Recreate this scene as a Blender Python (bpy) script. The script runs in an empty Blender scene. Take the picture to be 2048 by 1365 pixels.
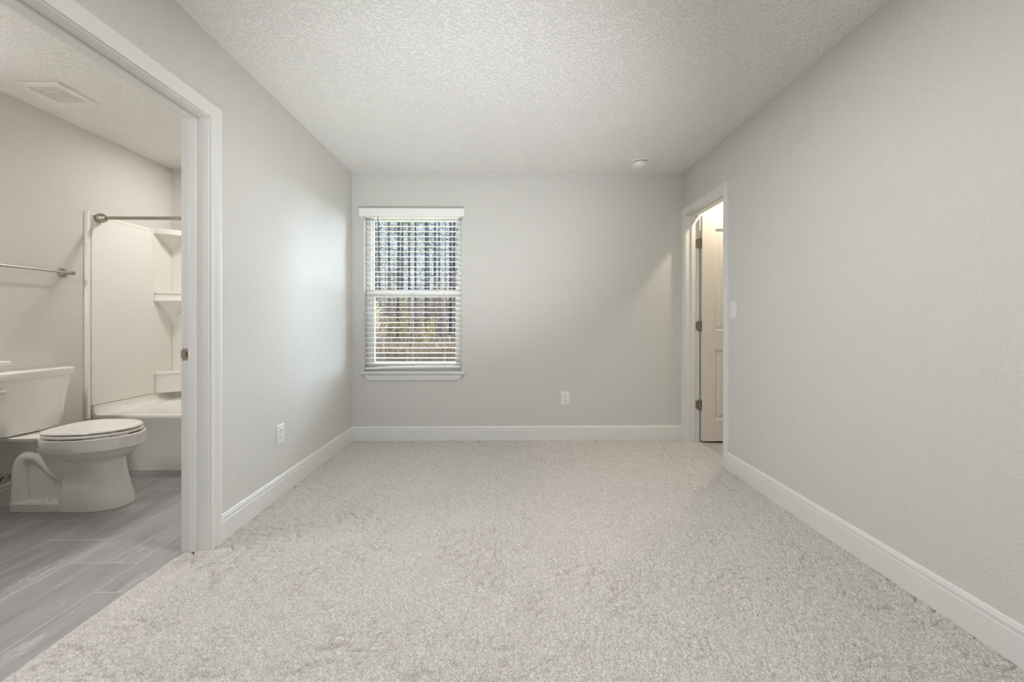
import bpy, bmesh, math, random
from mathutils import Vector, Matrix
PI = math.pi
S = bpy.context.scene
C = S.collection
random.seed(7)

# ------------------------------------------------------------------ camera, world, sun, exposure
F_PX = 810.0
EYE = 1.079
cam_d = bpy.data.cameras.new('camera')
cam = bpy.data.objects.new('camera', cam_d)
C.objects.link(cam)
cam_d.sensor_width = 36.0
cam_d.lens = F_PX / 2048 * 36.0
cam_d.shift_y = -37.5 / 2048
cam_d.clip_start = 0.02
cam_d.clip_end = 400
cam.location = (0, 0, EYE)
cam.rotation_euler = (PI / 2, 0, -math.atan(10 / F_PX))
S.camera = cam
S.view_settings.view_transform = 'Standard'
S.view_settings.look = 'None'
S.view_settings.gamma = 1.0
S.view_settings.use_curve_mapping = False
S.view_settings.exposure = 0.05

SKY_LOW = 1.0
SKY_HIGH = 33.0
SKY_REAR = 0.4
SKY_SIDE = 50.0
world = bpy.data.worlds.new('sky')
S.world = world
world.use_nodes = True
wt = world.node_tree
wt.nodes.clear()
wo = wt.nodes.new('ShaderNodeOutputWorld')
wb = wt.nodes.new('ShaderNodeBackground')
tc = wt.nodes.new('ShaderNodeTexCoord')
sep = wt.nodes.new('ShaderNodeSeparateXYZ')
wt.links.new(tc.outputs['Generated'], sep.inputs[0])
mr = wt.nodes.new('ShaderNodeMapRange')          # added brightness begins above the visible sky, pale blue towards the tree line
mr.inputs[1].default_value = 0.27
mr.inputs[2].default_value = 0.36
mr.inputs[3].default_value = 0.0
mr.inputs[4].default_value = 1.0
wt.links.new(sep.outputs[2], mr.inputs[0])
mr2 = wt.nodes.new('ShaderNodeMapRange')         # brightness added to the sky behind the house, for the rear opening
mr2.inputs[1].default_value = 0.0
mr2.inputs[2].default_value = -0.5
mr2.inputs[3].default_value = 0.0
mr2.inputs[4].default_value = SKY_REAR
wt.links.new(sep.outputs[1], mr2.inputs[0])
mr3 = wt.nodes.new('ShaderNodeMapRange')         # sky brightness added on the window side, out of view, to light the room
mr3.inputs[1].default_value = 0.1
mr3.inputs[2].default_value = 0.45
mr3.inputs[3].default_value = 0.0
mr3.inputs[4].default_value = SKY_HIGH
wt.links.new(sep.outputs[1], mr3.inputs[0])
mu = wt.nodes.new('ShaderNodeMath')
mu.operation = 'MULTIPLY'
wt.links.new(mr.outputs[0], mu.inputs[0])
wt.links.new(mr3.outputs[0], mu.inputs[1])
ad0 = wt.nodes.new('ShaderNodeMath')
ad0.inputs[1].default_value = SKY_LOW
mr4 = wt.nodes.new('ShaderNodeMapRange')         # unseen sky right of the woods, brightness added to light the left wall
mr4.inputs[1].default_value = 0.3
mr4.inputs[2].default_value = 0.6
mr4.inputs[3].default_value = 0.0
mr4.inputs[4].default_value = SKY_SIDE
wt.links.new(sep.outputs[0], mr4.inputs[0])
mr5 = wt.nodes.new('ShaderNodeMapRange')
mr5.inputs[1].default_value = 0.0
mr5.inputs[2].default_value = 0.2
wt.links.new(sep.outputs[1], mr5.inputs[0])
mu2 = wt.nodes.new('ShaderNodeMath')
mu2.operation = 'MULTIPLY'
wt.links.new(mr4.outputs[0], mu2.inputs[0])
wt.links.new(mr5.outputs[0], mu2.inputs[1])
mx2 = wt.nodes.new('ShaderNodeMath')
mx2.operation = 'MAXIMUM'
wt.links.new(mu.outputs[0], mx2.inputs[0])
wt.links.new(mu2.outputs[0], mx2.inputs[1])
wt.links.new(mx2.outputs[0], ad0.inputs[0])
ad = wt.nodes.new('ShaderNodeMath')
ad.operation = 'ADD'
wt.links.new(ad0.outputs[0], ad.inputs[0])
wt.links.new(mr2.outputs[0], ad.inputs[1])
cr = wt.nodes.new('ShaderNodeValToRGB')
cr.color_ramp.elements[0].position = 0.0
cr.color_ramp.elements[0].color = (0.86, 0.92, 1.0, 1)
cr.color_ramp.elements[1].position = 0.5
cr.color_ramp.elements[1].color = (0.97, 0.99, 1.0, 1)
cr.color_ramp.elements.new(0.2).color = (0.70, 0.82, 1.0, 1)
wt.links.new(sep.outputs[2], cr.inputs[0])
wt.links.new(cr.outputs[0], wb.inputs[0])
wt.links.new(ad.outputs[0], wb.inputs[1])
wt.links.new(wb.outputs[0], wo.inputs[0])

sun_d = bpy.data.lights.new('sun', 'SUN')
sun_d.energy = 20.0
sun_d.angle = math.radians(1.0)
sun_d.color = (1, 0.93, 0.82)
sun = bpy.data.objects.new('sun', sun_d)
C.objects.link(sun)
SUN_EL, SUN_AZ = math.radians(57), math.radians(22)      # high over the woods: the slats stop it and throw it at the ceiling
sun.rotation_euler = Vector((math.sin(SUN_AZ) * math.cos(SUN_EL), math.cos(SUN_AZ) * math.cos(SUN_EL), math.sin(SUN_EL))).to_track_quat('Z', 'Y').to_euler()

LAMP = dict(bedroom=26.0, vanity=54.0, tub=9.0, closet=140.0, uplight=195.0)  # the uplight entry is added fill, the others are room lamps

# ------------------------------------------------------------------ materials
def srgb(r, g, b):
    f = lambda v: (v / 255) / 12.92 if v / 255 <= 0.04045 else ((v / 255 + 0.055) / 1.055) ** 2.4
    return (f(r), f(g), f(b), 1)

def new_mat(name):
    m = bpy.data.materials.new(name)
    m.use_nodes = True
    nt = m.node_tree
    return m, nt, nt.nodes['Principled BSDF']

def N(nt, kind, **kw):
    n = nt.nodes.new(kind)
    for k, v in kw.items():
        setattr(n, k, v)
    return n

def M(nt, op, a, b=None, c=None):
    n = nt.nodes.new('ShaderNodeMath')
    n.operation = op
    for i, v in enumerate((a, b, c)):
        if v is None:
            continue
        if isinstance(v, (int, float)):
            n.inputs[i].default_value = v
        else:
            nt.links.new(v, n.inputs[i])
    return n.outputs[0]

def noise(nt, vec, scale, detail=2.0, rough=0.5):
    n = nt.nodes.new('ShaderNodeTexNoise')
    n.inputs['Scale'].default_value = scale
    n.inputs['Detail'].default_value = detail
    n.inputs['Roughness'].default_value = rough
    nt.links.new(vec, n.inputs['Vector'])
    return n.outputs['Fac']

def maprange(nt, v, a, b, c, d, smooth=False):
    n = nt.nodes.new('ShaderNodeMapRange')
    if smooth:
        n.interpolation_type = 'SMOOTHSTEP'
    for i, x in enumerate((a, b, c, d)):
        n.inputs[i + 1].default_value = x
    nt.links.new(v, n.inputs[0])
    return n.outputs[0]

def bump(nt, bs, h, strength, dist):
    b = nt.nodes.new('ShaderNodeBump')
    b.inputs['Strength'].default_value = strength
    b.inputs['Distance'].default_value = dist
    nt.links.new(h, b.inputs['Height'])
    nt.links.new(b.outputs[0], bs.inputs['Normal'])
    return b

def mixcol(nt, fac, a, b):
    n = nt.nodes.new('ShaderNodeMix')
    n.data_type = 'RGBA'
    if isinstance(fac, (int, float)):
        n.inputs[0].default_value = fac
    else:
        nt.links.new(fac, n.inputs[0])
    for i, v in ((6, a), (7, b)):
        if isinstance(v, tuple):
            n.inputs[i].default_value = v
        else:
            nt.links.new(v, n.inputs[i])
    return n.outputs[2]

def plain(name, col, rough=0.5, metal=0.0, spec=0.5, coat=0.0, grain=0.0, gscale=60):
    m, nt, b = new_mat(name)
    b.inputs['Base Color'].default_value = col
    b.inputs['Roughness'].default_value = rough
    b.inputs['Metallic'].default_value = metal
    b.inputs['Specular IOR Level'].default_value = spec
    b.inputs['Coat Weight'].default_value = coat
    t = N(nt, 'ShaderNodeTexCoord')
    nz = noise(nt, t.outputs['Object'], gscale, 2)
    nt.links.new(maprange(nt, nz, 0.3, 0.7, max(0.02, rough - 0.04), min(1, rough + 0.04)), b.inputs['Roughness'])
    if grain:
        bump(nt, b, nz, 0.4, grain)
    return m

def plaster(name, col, scale, dist, lo, hi, rough=0.75, strength=1.0):
    """Sprayed and knocked-down plaster: flat-topped blobs on a smooth ground."""
    m, nt, b = new_mat(name)
    t = N(nt, 'ShaderNodeTexCoord')
    v = t.outputs['Object']
    a = noise(nt, v, scale, 3, 0.55)
    blobs = maprange(nt, a, lo, hi, 0, 1, True)
    fine = noise(nt, v, scale * 3.2, 2)
    h = M(nt, 'ADD', blobs, M(nt, 'MULTIPLY', fine, 0.35))
    bump(nt, b, h, strength, dist)
    b.inputs['Base Color'].default_value = col
    b.inputs['Roughness'].default_value = rough
    b.inputs['Specular IOR Level'].default_value = 0.25
    return m

WALL_COL = srgb(216, 215, 211)
MAT = {}
MAT['wall'] = plaster('greige wall paint', WALL_COL, 90, 0.0008, 0.50, 0.66)
MAT['bath_wall'] = plaster('warm bathroom paint', srgb(208, 204, 199), 90, 0.0006, 0.50, 0.66)
MAT['ceiling'] = plaster('white knockdown ceiling', srgb(240, 239, 236), 70, 0.0027, 0.47, 0.60, 0.85)
MAT['trim'] = plain('white trim paint', srgb(231, 231, 228), 0.32, spec=0.45)
MAT['door'] = plain('white door paint', srgb(228, 222, 216), 0.36, spec=0.4)
MAT['plastic'] = plain('white plastic', srgb(236, 235, 230), 0.35)
MAT['dark'] = plain('dark slot', srgb(52, 48, 44), 0.6)
MAT['nickel'] = plain('brushed nickel', srgb(176, 168, 158), 0.34, metal=1.0)
MAT['hinge'] = plain('satin nickel hinge', srgb(160, 150, 138), 0.42, metal=0.65)
MAT['chrome'] = plain('chrome', srgb(215, 214, 212), 0.12, metal=1.0)
MAT['porcelain'] = plain('glazed porcelain', srgb(231, 228, 223), 0.09, spec=0.55, coat=0.3)
MAT['seat'] = plain('white toilet seat plastic', srgb(235, 231, 227), 0.22)
MAT['acrylic'] = plain('white acrylic', srgb(234, 231, 225), 0.13, spec=0.5, coat=0.2)
MAT['vinyl'] = plain('white vinyl frame', srgb(246, 247, 246), 0.35)
MAT['slat'] = plain('white faux wood slat', srgb(247, 246, 243), 0.38)
MAT['cord'] = plain('white cord', srgb(232, 231, 226), 0.7)
MAT['wand'] = plain('smoky wand', srgb(120, 118, 114), 0.25)
MAT['cabinet'] = plain('grey cabinet paint', srgb(190, 186, 180), 0.4)
MAT['counter'] = plain('white cultured marble', srgb(238, 236, 231), 0.2)
MAT['wood'] = plain('raw wood pocket', srgb(110, 78, 44), 0.7)
MAT['hose'] = plain('braided hose', srgb(70, 62, 56), 0.5, metal=0.3)
MAT['edge'] = plain('caulk joint', srgb(176, 166, 154), 0.8)

def emit(name, col, strength):
    m = bpy.data.materials.new(name)
    m.use_nodes = True
    nt = m.node_tree
    nt.nodes.clear()
    o = nt.nodes.new('ShaderNodeOutputMaterial')
    e = nt.nodes.new('ShaderNodeEmission')
    e.inputs[0].default_value = col
    e.inputs[1].default_value = strength
    nt.links.new(e.outputs[0], o.inputs[0])
    return m

def make_glass():
    m = bpy.data.materials.new('window glass')
    m.use_nodes = True
    nt = m.node_tree
    nt.nodes.clear()
    o = nt.nodes.new('ShaderNodeOutputMaterial')
    t = nt.nodes.new('ShaderNodeBsdfTransparent')
    t.inputs[0].default_value = (0.93, 0.96, 0.96, 1)
    g = nt.nodes.new('ShaderNodeBsdfGlossy')
    g.inputs['Roughness'].default_value = 0.02
    fr = nt.nodes.new('ShaderNodeFresnel')
    fr.inputs[0].default_value = 1.45
    mx = nt.nodes.new('ShaderNodeMixShader')
    nt.links.new(fr.outputs[0], mx.inputs[0])
    nt.links.new(t.outputs[0], mx.inputs[1])
    nt.links.new(g.outputs[0], mx.inputs[2])
    nt.links.new(mx.outputs[0], o.inputs[0])
    return m
MAT['glass'] = make_glass()

def make_screen():
    m = bpy.data.materials.new('insect screen')
    m.use_nodes = True
    nt = m.node_tree
    nt.nodes.clear()
    o = nt.nodes.new('ShaderNodeOutputMaterial')
    t = nt.nodes.new('ShaderNodeBsdfTransparent')
    d = nt.nodes.new('ShaderNodeBsdfDiffuse')
    d.inputs[0].default_value = srgb(120, 118, 118)
    mx = nt.nodes.new('ShaderNodeMixShader')
    mx.inputs[0].default_value = 0.22
    nt.links.new(t.outputs[0], mx.inputs[1])
    nt.links.new(d.outputs[0], mx.inputs[2])
    nt.links.new(mx.outputs[0], o.inputs[0])
    return m
MAT['screen'] = make_screen()

def make_carpet():
    m, nt, b = new_mat('cut pile carpet')
    t = N(nt, 'ShaderNodeTexCoord')
    v = t.outputs['Object']
    warp = N(nt, 'ShaderNodeTexNoise')
    warp.inputs['Scale'].default_value = 45
    nt.links.new(v, warp.inputs['Vector'])
    vm = N(nt, 'ShaderNodeVectorMath', operation='MULTIPLY_ADD')
    nt.links.new(warp.outputs['Color'], vm.inputs[0])
    vm.inputs[1].default_value = (0.012, 0.012, 0)
    nt.links.new(v, vm.inputs[2])
    vo = N(nt, 'ShaderNodeTexVoronoi')
    vo.inputs['Scale'].default_value = 240
    nt.links.new(vm.outputs[0], vo.inputs['Vector'])
    tuft = maprange(nt, vo.outputs['Distance'], 0.0, 0.75, 1.0, 0.0, True)
    med = noise(nt, v, 70, 3, 0.6)
    lumps = noise(nt, v, 9, 3, 0.6)
    h = M(nt, 'ADD', tuft, M(nt, 'MULTIPLY', med, 0.9))
    bump(nt, b, h, 0.7, 0.003)
    # individual tufts are dyed slightly different shades
    yarn = N(nt, 'ShaderNodeSeparateColor')
    nt.links.new(vo.outputs['Color'], yarn.inputs[0])
    c = mixcol(nt, yarn.outputs[0], srgb(192, 185, 179), srgb(242, 236, 231))
    c2 = mixcol(nt, maprange(nt, lumps, 0.3, 0.7, 0, 0.35), c, srgb(214, 208, 202))
    nt.links.new(c2, b.inputs['Base Color'])
    b.inputs['Roughness'].default_value = 1.0
    b.inputs['Specular IOR Level'].default_value = 0.05
    b.inputs['Sheen Weight'].default_value = 0.25
    b.inputs['Sheen Roughness'].default_value = 0.6
    return m
MAT['carpet'] = make_carpet()

def make_tile():
    """Grey stone-look porcelain planks, long side along Y, laid in a third bond."""
    m, nt, b = new_mat('grey porcelain floor tile')
    t = N(nt, 'ShaderNodeTexCoord')
    v = t.outputs['Object']
    s = N(nt, 'ShaderNodeSeparateXYZ')
    nt.links.new(v, s.inputs[0])
    W, L = 0.3095, 0.62
    cx = M(nt, 'DIVIDE', M(nt, 'ADD', s.outputs[0], 2.5935), W)      # 0..1 = first plank column
    col = M(nt, 'FLOOR', cx)
    fx = M(nt, 'FRACT', cx)
    cy = M(nt, 'DIVIDE', M(nt, 'SUBTRACT', M(nt, 'ADD', s.outputs[1], M(nt, 'MULTIPLY', col, 0.2)), 2.25), L)
    row = M(nt, 'FLOOR', cy)
    fy = M(nt, 'FRACT', cy)
    dx = M(nt, 'MULTIPLY', M(nt, 'MINIMUM', fx, M(nt, 'SUBTRACT', 1.0, fx)), W)
    dy = M(nt, 'MULTIPLY', M(nt, 'MINIMUM', fy, M(nt, 'SUBTRACT', 1.0, fy)), L)
    d = M(nt, 'MINIMUM', dx, dy)
    grout = maprange(nt, d, 0.0013, 0.0025, 1, 0)
    comb = N(nt, 'ShaderNodeCombineXYZ')
    nt.links.new(col, comb.inputs[0])
    nt.links.new(row, comb.inputs[1])
    wn = N(nt, 'ShaderNodeTexWhiteNoise')
    wn.noise_dimensions = '2D'
    nt.links.new(comb.outputs[0], wn.inputs['Vector'])
    # veins stretched diagonally along the plank, moved for every tile
    sh = N(nt, 'ShaderNodeVectorMath', operation='MULTIPLY_ADD')
    nt.links.new(wn.outputs['Color'], sh.inputs[0])
    sh.inputs[1].default_value = (7, 7, 0)
    nt.links.new(v, sh.inputs[2])
    mp = N(nt, 'ShaderNodeMapping')
    mp.inputs['Rotation'].default_value = (0, 0, math.radians(-14))
    mp.inputs['Scale'].default_value = (9, 1.7, 1)
    nt.links.new(sh.outputs[0], mp.inputs[0])
    vein = noise(nt, mp.outputs[0], 1.6, 6, 0.62)
    mp2 = N(nt, 'ShaderNodeMapping')
    mp2.inputs['Rotation'].default_value = (0, 0, math.radians(-20))
    mp2.inputs['Scale'].default_value = (22, 3.0, 1)
    nt.links.new(sh.outputs[0], mp2.inputs[0])
    v2 = noise(nt, mp2.outputs[0], 1.5, 5, 0.7)
    mp3 = N(nt, 'ShaderNodeMapping')
    mp3.inputs['Rotation'].default_value = (0, 0, math.radians(-24))
    mp3.inputs['Scale'].default_value = (5.5, 1.5, 1)
    nt.links.new(sh.outputs[0], mp3.inputs[0])
    v3 = noise(nt, mp3.outputs[0], 1.3, 7, 0.68)
    line = maprange(nt, M(nt, 'ABSOLUTE', M(nt, 'SUBTRACT', v3, 0.5)), 0.0, 0.014, 1, 0)
    line = M(nt, 'MULTIPLY', line, maprange(nt, vein, 0.5, 0.62, 0, 0.7))
    grain = noise(nt, mp2.outputs[0], 9, 4, 0.75)
    base = mixcol(nt, maprange(nt, vein, 0.3, 0.72, 0, 1), srgb(150, 149, 150), srgb(186, 185, 185))
    base = mixcol(nt, maprange(nt, grain, 0.35, 0.65, 0, 0.35), base, srgb(146, 145, 146))
    base = mixcol(nt, maprange(nt, v2, 0.6, 0.74, 0, 0.35), base, srgb(206, 205, 204))
    base = mixcol(nt, line, base, srgb(224, 223, 222))
    tone = M(nt, 'MULTIPLY', wn.outputs['Value'], 0.3)
    base = mixcol(nt, tone, base, srgb(134, 133, 135))
    out = mixcol(nt, grout, base, srgb(205, 202, 198))
    nt.links.new(out, b.inputs['Base Color'])
    b.inputs['Roughness'].default_value = 0.5
    b.inputs['Specular IOR Level'].default_value = 0.35
    bump(nt, b, M(nt, 'SUBTRACT', M(nt, 'MULTIPLY', v2, 0.3), grout), 0.6, 0.0012)
    return m
MAT['tile'] = make_tile()

def ground_mat(name, c1, c2, scale):
    m, nt, b = new_mat(name)
    t = N(nt, 'ShaderNodeTexCoord')
    n1 = noise(nt, t.outputs['Object'], scale, 5, 0.65)
    nt.links.new(mixcol(nt, maprange(nt, n1, 0.3, 0.7, 0, 1), c1, c2), b.inputs['Base Color'])
    b.inputs['Roughness'].default_value = 0.95
    bump(nt, b, n1, 0.8, 0.05)
    return m
MAT['grass'] = ground_mat('winter lawn', srgb(112, 112, 94), srgb(134, 130, 110), 3.0)
MAT['litter'] = ground_mat('leaf litter', srgb(62, 54, 48), srgb(92, 80, 68), 2.0)
MAT['bark'] = ground_mat('pine bark', srgb(46, 44, 50), srgb(78, 74, 78), 6.0)
MAT['twig'] = ground_mat('bare twigs', srgb(94, 82, 80), srgb(132, 116, 112), 6.0)
MAT['needles'] = ground_mat('pine needles', srgb(48, 66, 52), srgb(88, 100, 72), 2.0)
MAT['yellow'] = ground_mat('yellowing leaves', srgb(132, 124, 78), srgb(168, 154, 104), 3.0)
MAT['brush'] = ground_mat('dead brush', srgb(104, 92, 86), srgb(148, 132, 118), 1.5)
MAT['ext'] = plain('pale siding', srgb(200, 198, 192), 0.7)

# ------------------------------------------------------------------ mesh helpers
def box(bm, x0, x1, y0, y1, z0, z1):
    vs = [bm.verts.new(p) for p in ((x0, y0, z0), (x1, y0, z0), (x1, y1, z0), (x0, y1, z0),
                                    (x0, y0, z1), (x1, y0, z1), (x1, y1, z1), (x0, y1, z1))]
    for f in ((0, 3, 2, 1), (4, 5, 6, 7), (0, 1, 5, 4), (1, 2, 6, 5), (2, 3, 7, 6), (3, 0, 4, 7)):
        bm.faces.new([vs[i] for i in f])
    return vs

def boxes(*bs):
    bm = bmesh.new()
    for b in bs:
        box(bm, *b)
    return bm

def sweep(bm, sections, closed_profile=True, caps=True):
    """Skin a list of equally long point rings."""
    rings = [[bm.verts.new(p) for p in sec] for sec in sections]
    n = len(rings[0])
    for a, b in zip(rings, rings[1:]):
        for i in range(n if closed_profile else n - 1):
            j = (i + 1) % n
            bm.faces.new((a[i], a[j], b[j], b[i]))
    if caps and closed_profile:
        bm.faces.new(list(reversed(rings[0])))
        bm.faces.new(rings[-1])
    return rings

def lathe(bm, prof, origin=(0, 0, 0), axis='Z', seg=32):
    """prof = [(r, h)]; closed at both ends by caps."""
    secs = []
    for r, h in prof:
        ring = []
        for k in range(seg):
            a = 2 * PI * k / seg
            p = (r * math.cos(a), r * math.sin(a), h)
            if axis == 'X':
                p = (h, p[0], p[1])
            elif axis == 'Y':
                p = (p[0], h, p[1])
            ring.append((p[0] + origin[0], p[1] + origin[1], p[2] + origin[2]))
        secs.append(ring)
    sweep(bm, secs)

def tube(bm, pts, rad, seg=12):
    pts = [Vector(p) for p in pts]
    if isinstance(rad, (int, float)):
        rad = [rad] * len(pts)
    secs = []
    up = Vector((0, 0, 1))
    prev = None
    for i, p in enumerate(pts):
        d = (pts[min(i + 1, len(pts) - 1)] - pts[max(i - 1, 0)]).normalized()
        if prev is None:
            ref = up if abs(d.dot(up)) < 0.9 else Vector((1, 0, 0))
            s = d.cross(ref).normalized()
        else:
            s = (prev - d * prev.dot(d)).normalized()
        prev = s
        t = d.cross(s)
        secs.append([p + (s * math.cos(2 * PI * k / seg) + t * math.sin(2 * PI * k / seg)) * rad[i] for k in range(seg)])
    sweep(bm, secs)

def smooth_path(ctrl, n=8):
    """Catmull-Rom through control tuples."""
    out = []
    c = [Vector(p) for p in ctrl]
    for i in range(len(c) - 1):
        p0, p1, p2, p3 = c[max(i - 1, 0)], c[i], c[i + 1], c[min(i + 2, len(c) - 1)]
        for k in range(n):
            t = k / n
            out.append(0.5 * ((2 * p1) + (p2 - p0) * t + (2 * p0 - 5 * p1 + 4 * p2 - p3) * t * t + (3 * p1 - p0 - 3 * p2 + p3) * t ** 3))
    out.append(c[-1])
    return out

def obj(name, bm, mat, parent=None, smooth=False, bevel=0.0, bseg=2, subsurf=0, loc=None):
    bmesh.ops.recalc_face_normals(bm, faces=bm.faces[:])
    me = bpy.data.meshes.new(name)
    bm.to_mesh(me)
    bm.free()
    o = bpy.data.objects.new(name, me)
    C.objects.link(o)
    me.materials.append(MAT[mat] if isinstance(mat, str) else mat)
    if smooth:
        for p in me.polygons:
            p.use_smooth = True
        me.set_sharp_from_angle(angle=math.radians(38))
    if bevel:
        md = o.modifiers.new('bevel', 'BEVEL')
        md.width = bevel
        md.segments = bseg
        md.limit_method = 'ANGLE'
        md.angle_limit = math.radians(35)
        if not smooth:
            for p in me.polygons:
                p.use_smooth = True
            me.set_sharp_from_angle(angle=math.radians(32))
    if subsurf:
        md = o.modifiers.new('sub', 'SUBSURF')
        md.levels = subsurf
        md.render_levels = subsurf
    if parent is not None:
        o.parent = parent
        o.matrix_parent_inverse = Matrix.Translation(-Vector(parent.location)) if not loc else Matrix()
    if loc:
        o.location = loc
    return o

def empty(name, loc):
    o = bpy.data.objects.new(name, None)
    o.empty_display_size = 0.05
    o.location = loc
    C.objects.link(o)
    return o

def thing(name, label, cat, loc=(0, 0, 0), group=None):
    o = empty(name, loc)
    tag(o, label, cat, group)
    return o

def tag(o, label, cat, group=None, kind=None):
    o['label'] = label
    o['category'] = cat
    if group:
        o['group'] = group
    if kind:
        o['kind'] = kind
    return o

def struct(name, bm, mat, label, cat, **kw):
    o = obj(name, bm, mat, **kw)
    return tag(o, label, cat, kind='structure')

# ------------------------------------------------------------------ room shell
XL, XR, D, H = -1.408, 1.614, 3.70, 2.44
XLB = -1.528                 # bathroom face of the shared wall
XB = -2.975                  # bathroom far wall
YBB = 3.63                   # bathroom back wall
XRC = 1.734                  # closet face of the right wall
YR = -1.9                    # wall behind the camera
TZ = -0.008                  # tile level
XC = 3.1                     # closet end
J1A, J1B, J1H = 1.137, 1.927, 2.046     # bathroom doorway
J2A, J2B, J2H = 2.994, 3.637, 2.048     # closet doorway
jt = 0.018
WX0, WX1, WZ0, WZ1 = -1.301, -0.415, 0.628, 2.085

def carpet_mesh():
    """The pile as real relief: a dense height field of tufts in front of the camera, plain slabs elsewhere."""
    import numpy as np
    rg = np.random.default_rng(5)
    x0, x1, y0, y1, st = XLB, XRC, 0.45, D, 0.0036
    nx, ny = int((x1 - x0) / st) + 1, int((y1 - y0) / st) + 1

    def field(step):
        """smooth random field with features of about the given size"""
        gx, gy = int((x1 - x0) / step) + 4, int((y1 - y0) / step) + 4
        g = rg.random((gy, gx))
        u = np.linspace(0, gx - 2.001, nx)
        v = np.linspace(0, gy - 2.001, ny)
        iu, iv = u.astype(int), v.astype(int)
        fu, fv = u - iu, v - iv
        fu, fv = (fu * fu * (3 - 2 * fu))[None, :], (fv * fv * (3 - 2 * fv))[:, None]
        a, b = g[np.ix_(iv, iu)], g[np.ix_(iv, iu + 1)]
        c, d = g[np.ix_(iv + 1, iu)], g[np.ix_(iv + 1, iu + 1)]
        return (a * (1 - fu) + b * fu) * (1 - fv) + (c * (1 - fu) + d * fu) * fv
    z = rg.random((ny, nx)) * 0.0075 + field(0.008) * 0.006 + field(0.021) * 0.0035 + field(0.11) * 0.003
    gap = np.clip(field(0.03) * field(0.16) * 2.6 - 1.15, 0, 1)      # places where the pile has parted
    z -= gap * 0.012
    crease = np.clip(1 - np.abs(field(0.04) - 0.5) / 0.085, 0, 1) * np.clip(field(0.2) * 2.6 - 0.95, 0, 1)
    z -= crease * 0.017                                               # and creases where it leans apart
    z = z - z.mean() - 0.001
    near = np.clip(np.arange(nx) * st / 0.035, 0, 1)[None, :]                   # rolled down at the tile edge
    z = z * (0.25 + 0.75 * near) - 0.006 * (1 - near) ** 2
    X, Y = np.meshgrid(np.linspace(x0, x1, nx), np.linspace(y0, y1, ny))
    X = X + (rg.random((ny, nx)) - 0.5) * st * 0.5
    Y = Y + (rg.random((ny, nx)) - 0.5) * st * 0.5
    X[:, 0], X[:, -1], Y[0, :], Y[-1, :] = x0, x1, y0, y1
    co = np.stack([X, Y, z], -1).reshape(-1, 3)
    idx = np.arange(nx * ny).reshape(ny, nx)
    q = np.stack([idx[:-1, :-1], idx[:-1, 1:], idx[1:, 1:], idx[1:, :-1]], -1).reshape(-1, 4)
    extra, eq = [], []
    for bx in ((x0, x1, y0, y1, -0.1, -0.014), (x0, XC, YR, y0, -0.1, 0.0), (x1, XC, y0, y1, -0.1, 0.0)):
        n = len(co) + len(extra)
        a0, a1, b0, b1, c0, c1 = bx
        extra += [(a0, b0, c0), (a1, b0, c0), (a1, b1, c0), (a0, b1, c0), (a0, b0, c1), (a1, b0, c1), (a1, b1, c1), (a0, b1, c1)]
        eq += [[n + i for i in f] for f in ((0, 3, 2, 1), (4, 5, 6, 7), (0, 1, 5, 4), (1, 2, 6, 5), (2, 3, 7, 6), (3, 0, 4, 7))]
    # skirt along the tile edge
    edge = idx[:, 0]
    n = len(co) + len(extra)
    sk = [(x0, float(Y[i, 0]), -0.02) for i in range(ny)]
    eq += [[int(edge[i]), int(edge[i + 1]), n + i + 1, n + i] for i in range(ny - 1)]
    co = np.concatenate([co, np.array(extra), np.array(sk)])
    q = np.concatenate([q, np.array(eq)])
    me = bpy.data.meshes.new('floor')
    me.vertices.add(len(co))
    me.vertices.foreach_set('co', co.astype(np.float32).ravel())
    me.loops.add(q.size)
    me.loops.foreach_set('vertex_index', q.astype(np.int32).ravel())
    me.polygons.add(len(q))
    me.polygons.foreach_set('loop_start', np.arange(0, q.size, 4, dtype=np.int32))
    me.update(calc_edges=True)
    me.validate()
    me.materials.append(MAT['carpet'])
    o = bpy.data.objects.new('floor', me)
    C.objects.link(o)
    return tag(o, 'beige cut pile carpet covering the bedroom floor', 'carpet', kind='structure')
carpet_mesh()
struct('floor_bathroom', boxes((XB, XLB, 0.55, YBB, -0.1, TZ)), 'tile', 'grey stone look plank tile floor of the bathroom', 'tile floor')
struct('ceiling', boxes((XB - 0.12, XC + 0.12, YR - 0.12, D + 0.16, H, H + 0.12)), 'ceiling', 'white knockdown textured ceiling', 'ceiling')
struct('wall_left', boxes((XLB, XL, YR, J1A - jt, -0.1, H), (XLB, XL, J1A - jt, J1B + jt, J1H + jt, H), (XLB, XL, J1B + jt, D, -0.1, H)),
       'wall', 'left greige wall between bedroom and bathroom', 'wall')
struct('wall_right', boxes((XR, XRC, YR, J2A - jt, -0.1, H), (XR, XRC, J2A - jt, J2B + jt, J2H + jt, H), (XR, XRC, J2B + jt, D, -0.1, H)),
       'wall', 'right greige wall with the narrow doorway', 'wall')
struct('wall_back', boxes((XB - 0.12, WX0, D, D + 0.16, -0.1, H), (WX0, WX1, D, D + 0.16, -0.1, WZ0), (WX0, WX1, D, D + 0.16, WZ1, H),
                          (WX1, XC + 0.12, D, D + 0.16, -0.1, H)), 'wall', 'back greige wall holding the window', 'wall')
RW = (-1.1, 1.2, 0.55, 2.1)   # unseen window opening added behind the camera for fill daylight
struct('wall_rear', boxes((XLB, RW[0], YR - 0.12, YR, -0.1, H), (RW[1], XRC, YR - 0.12, YR, -0.1, H),
                          (RW[0], RW[1], YR - 0.12, YR, -0.1, RW[2]), (RW[0], RW[1], YR - 0.12, YR, RW[3], H)), 'wall',
       'wall behind the camera with an unseen opening added for fill daylight', 'wall')
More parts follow.
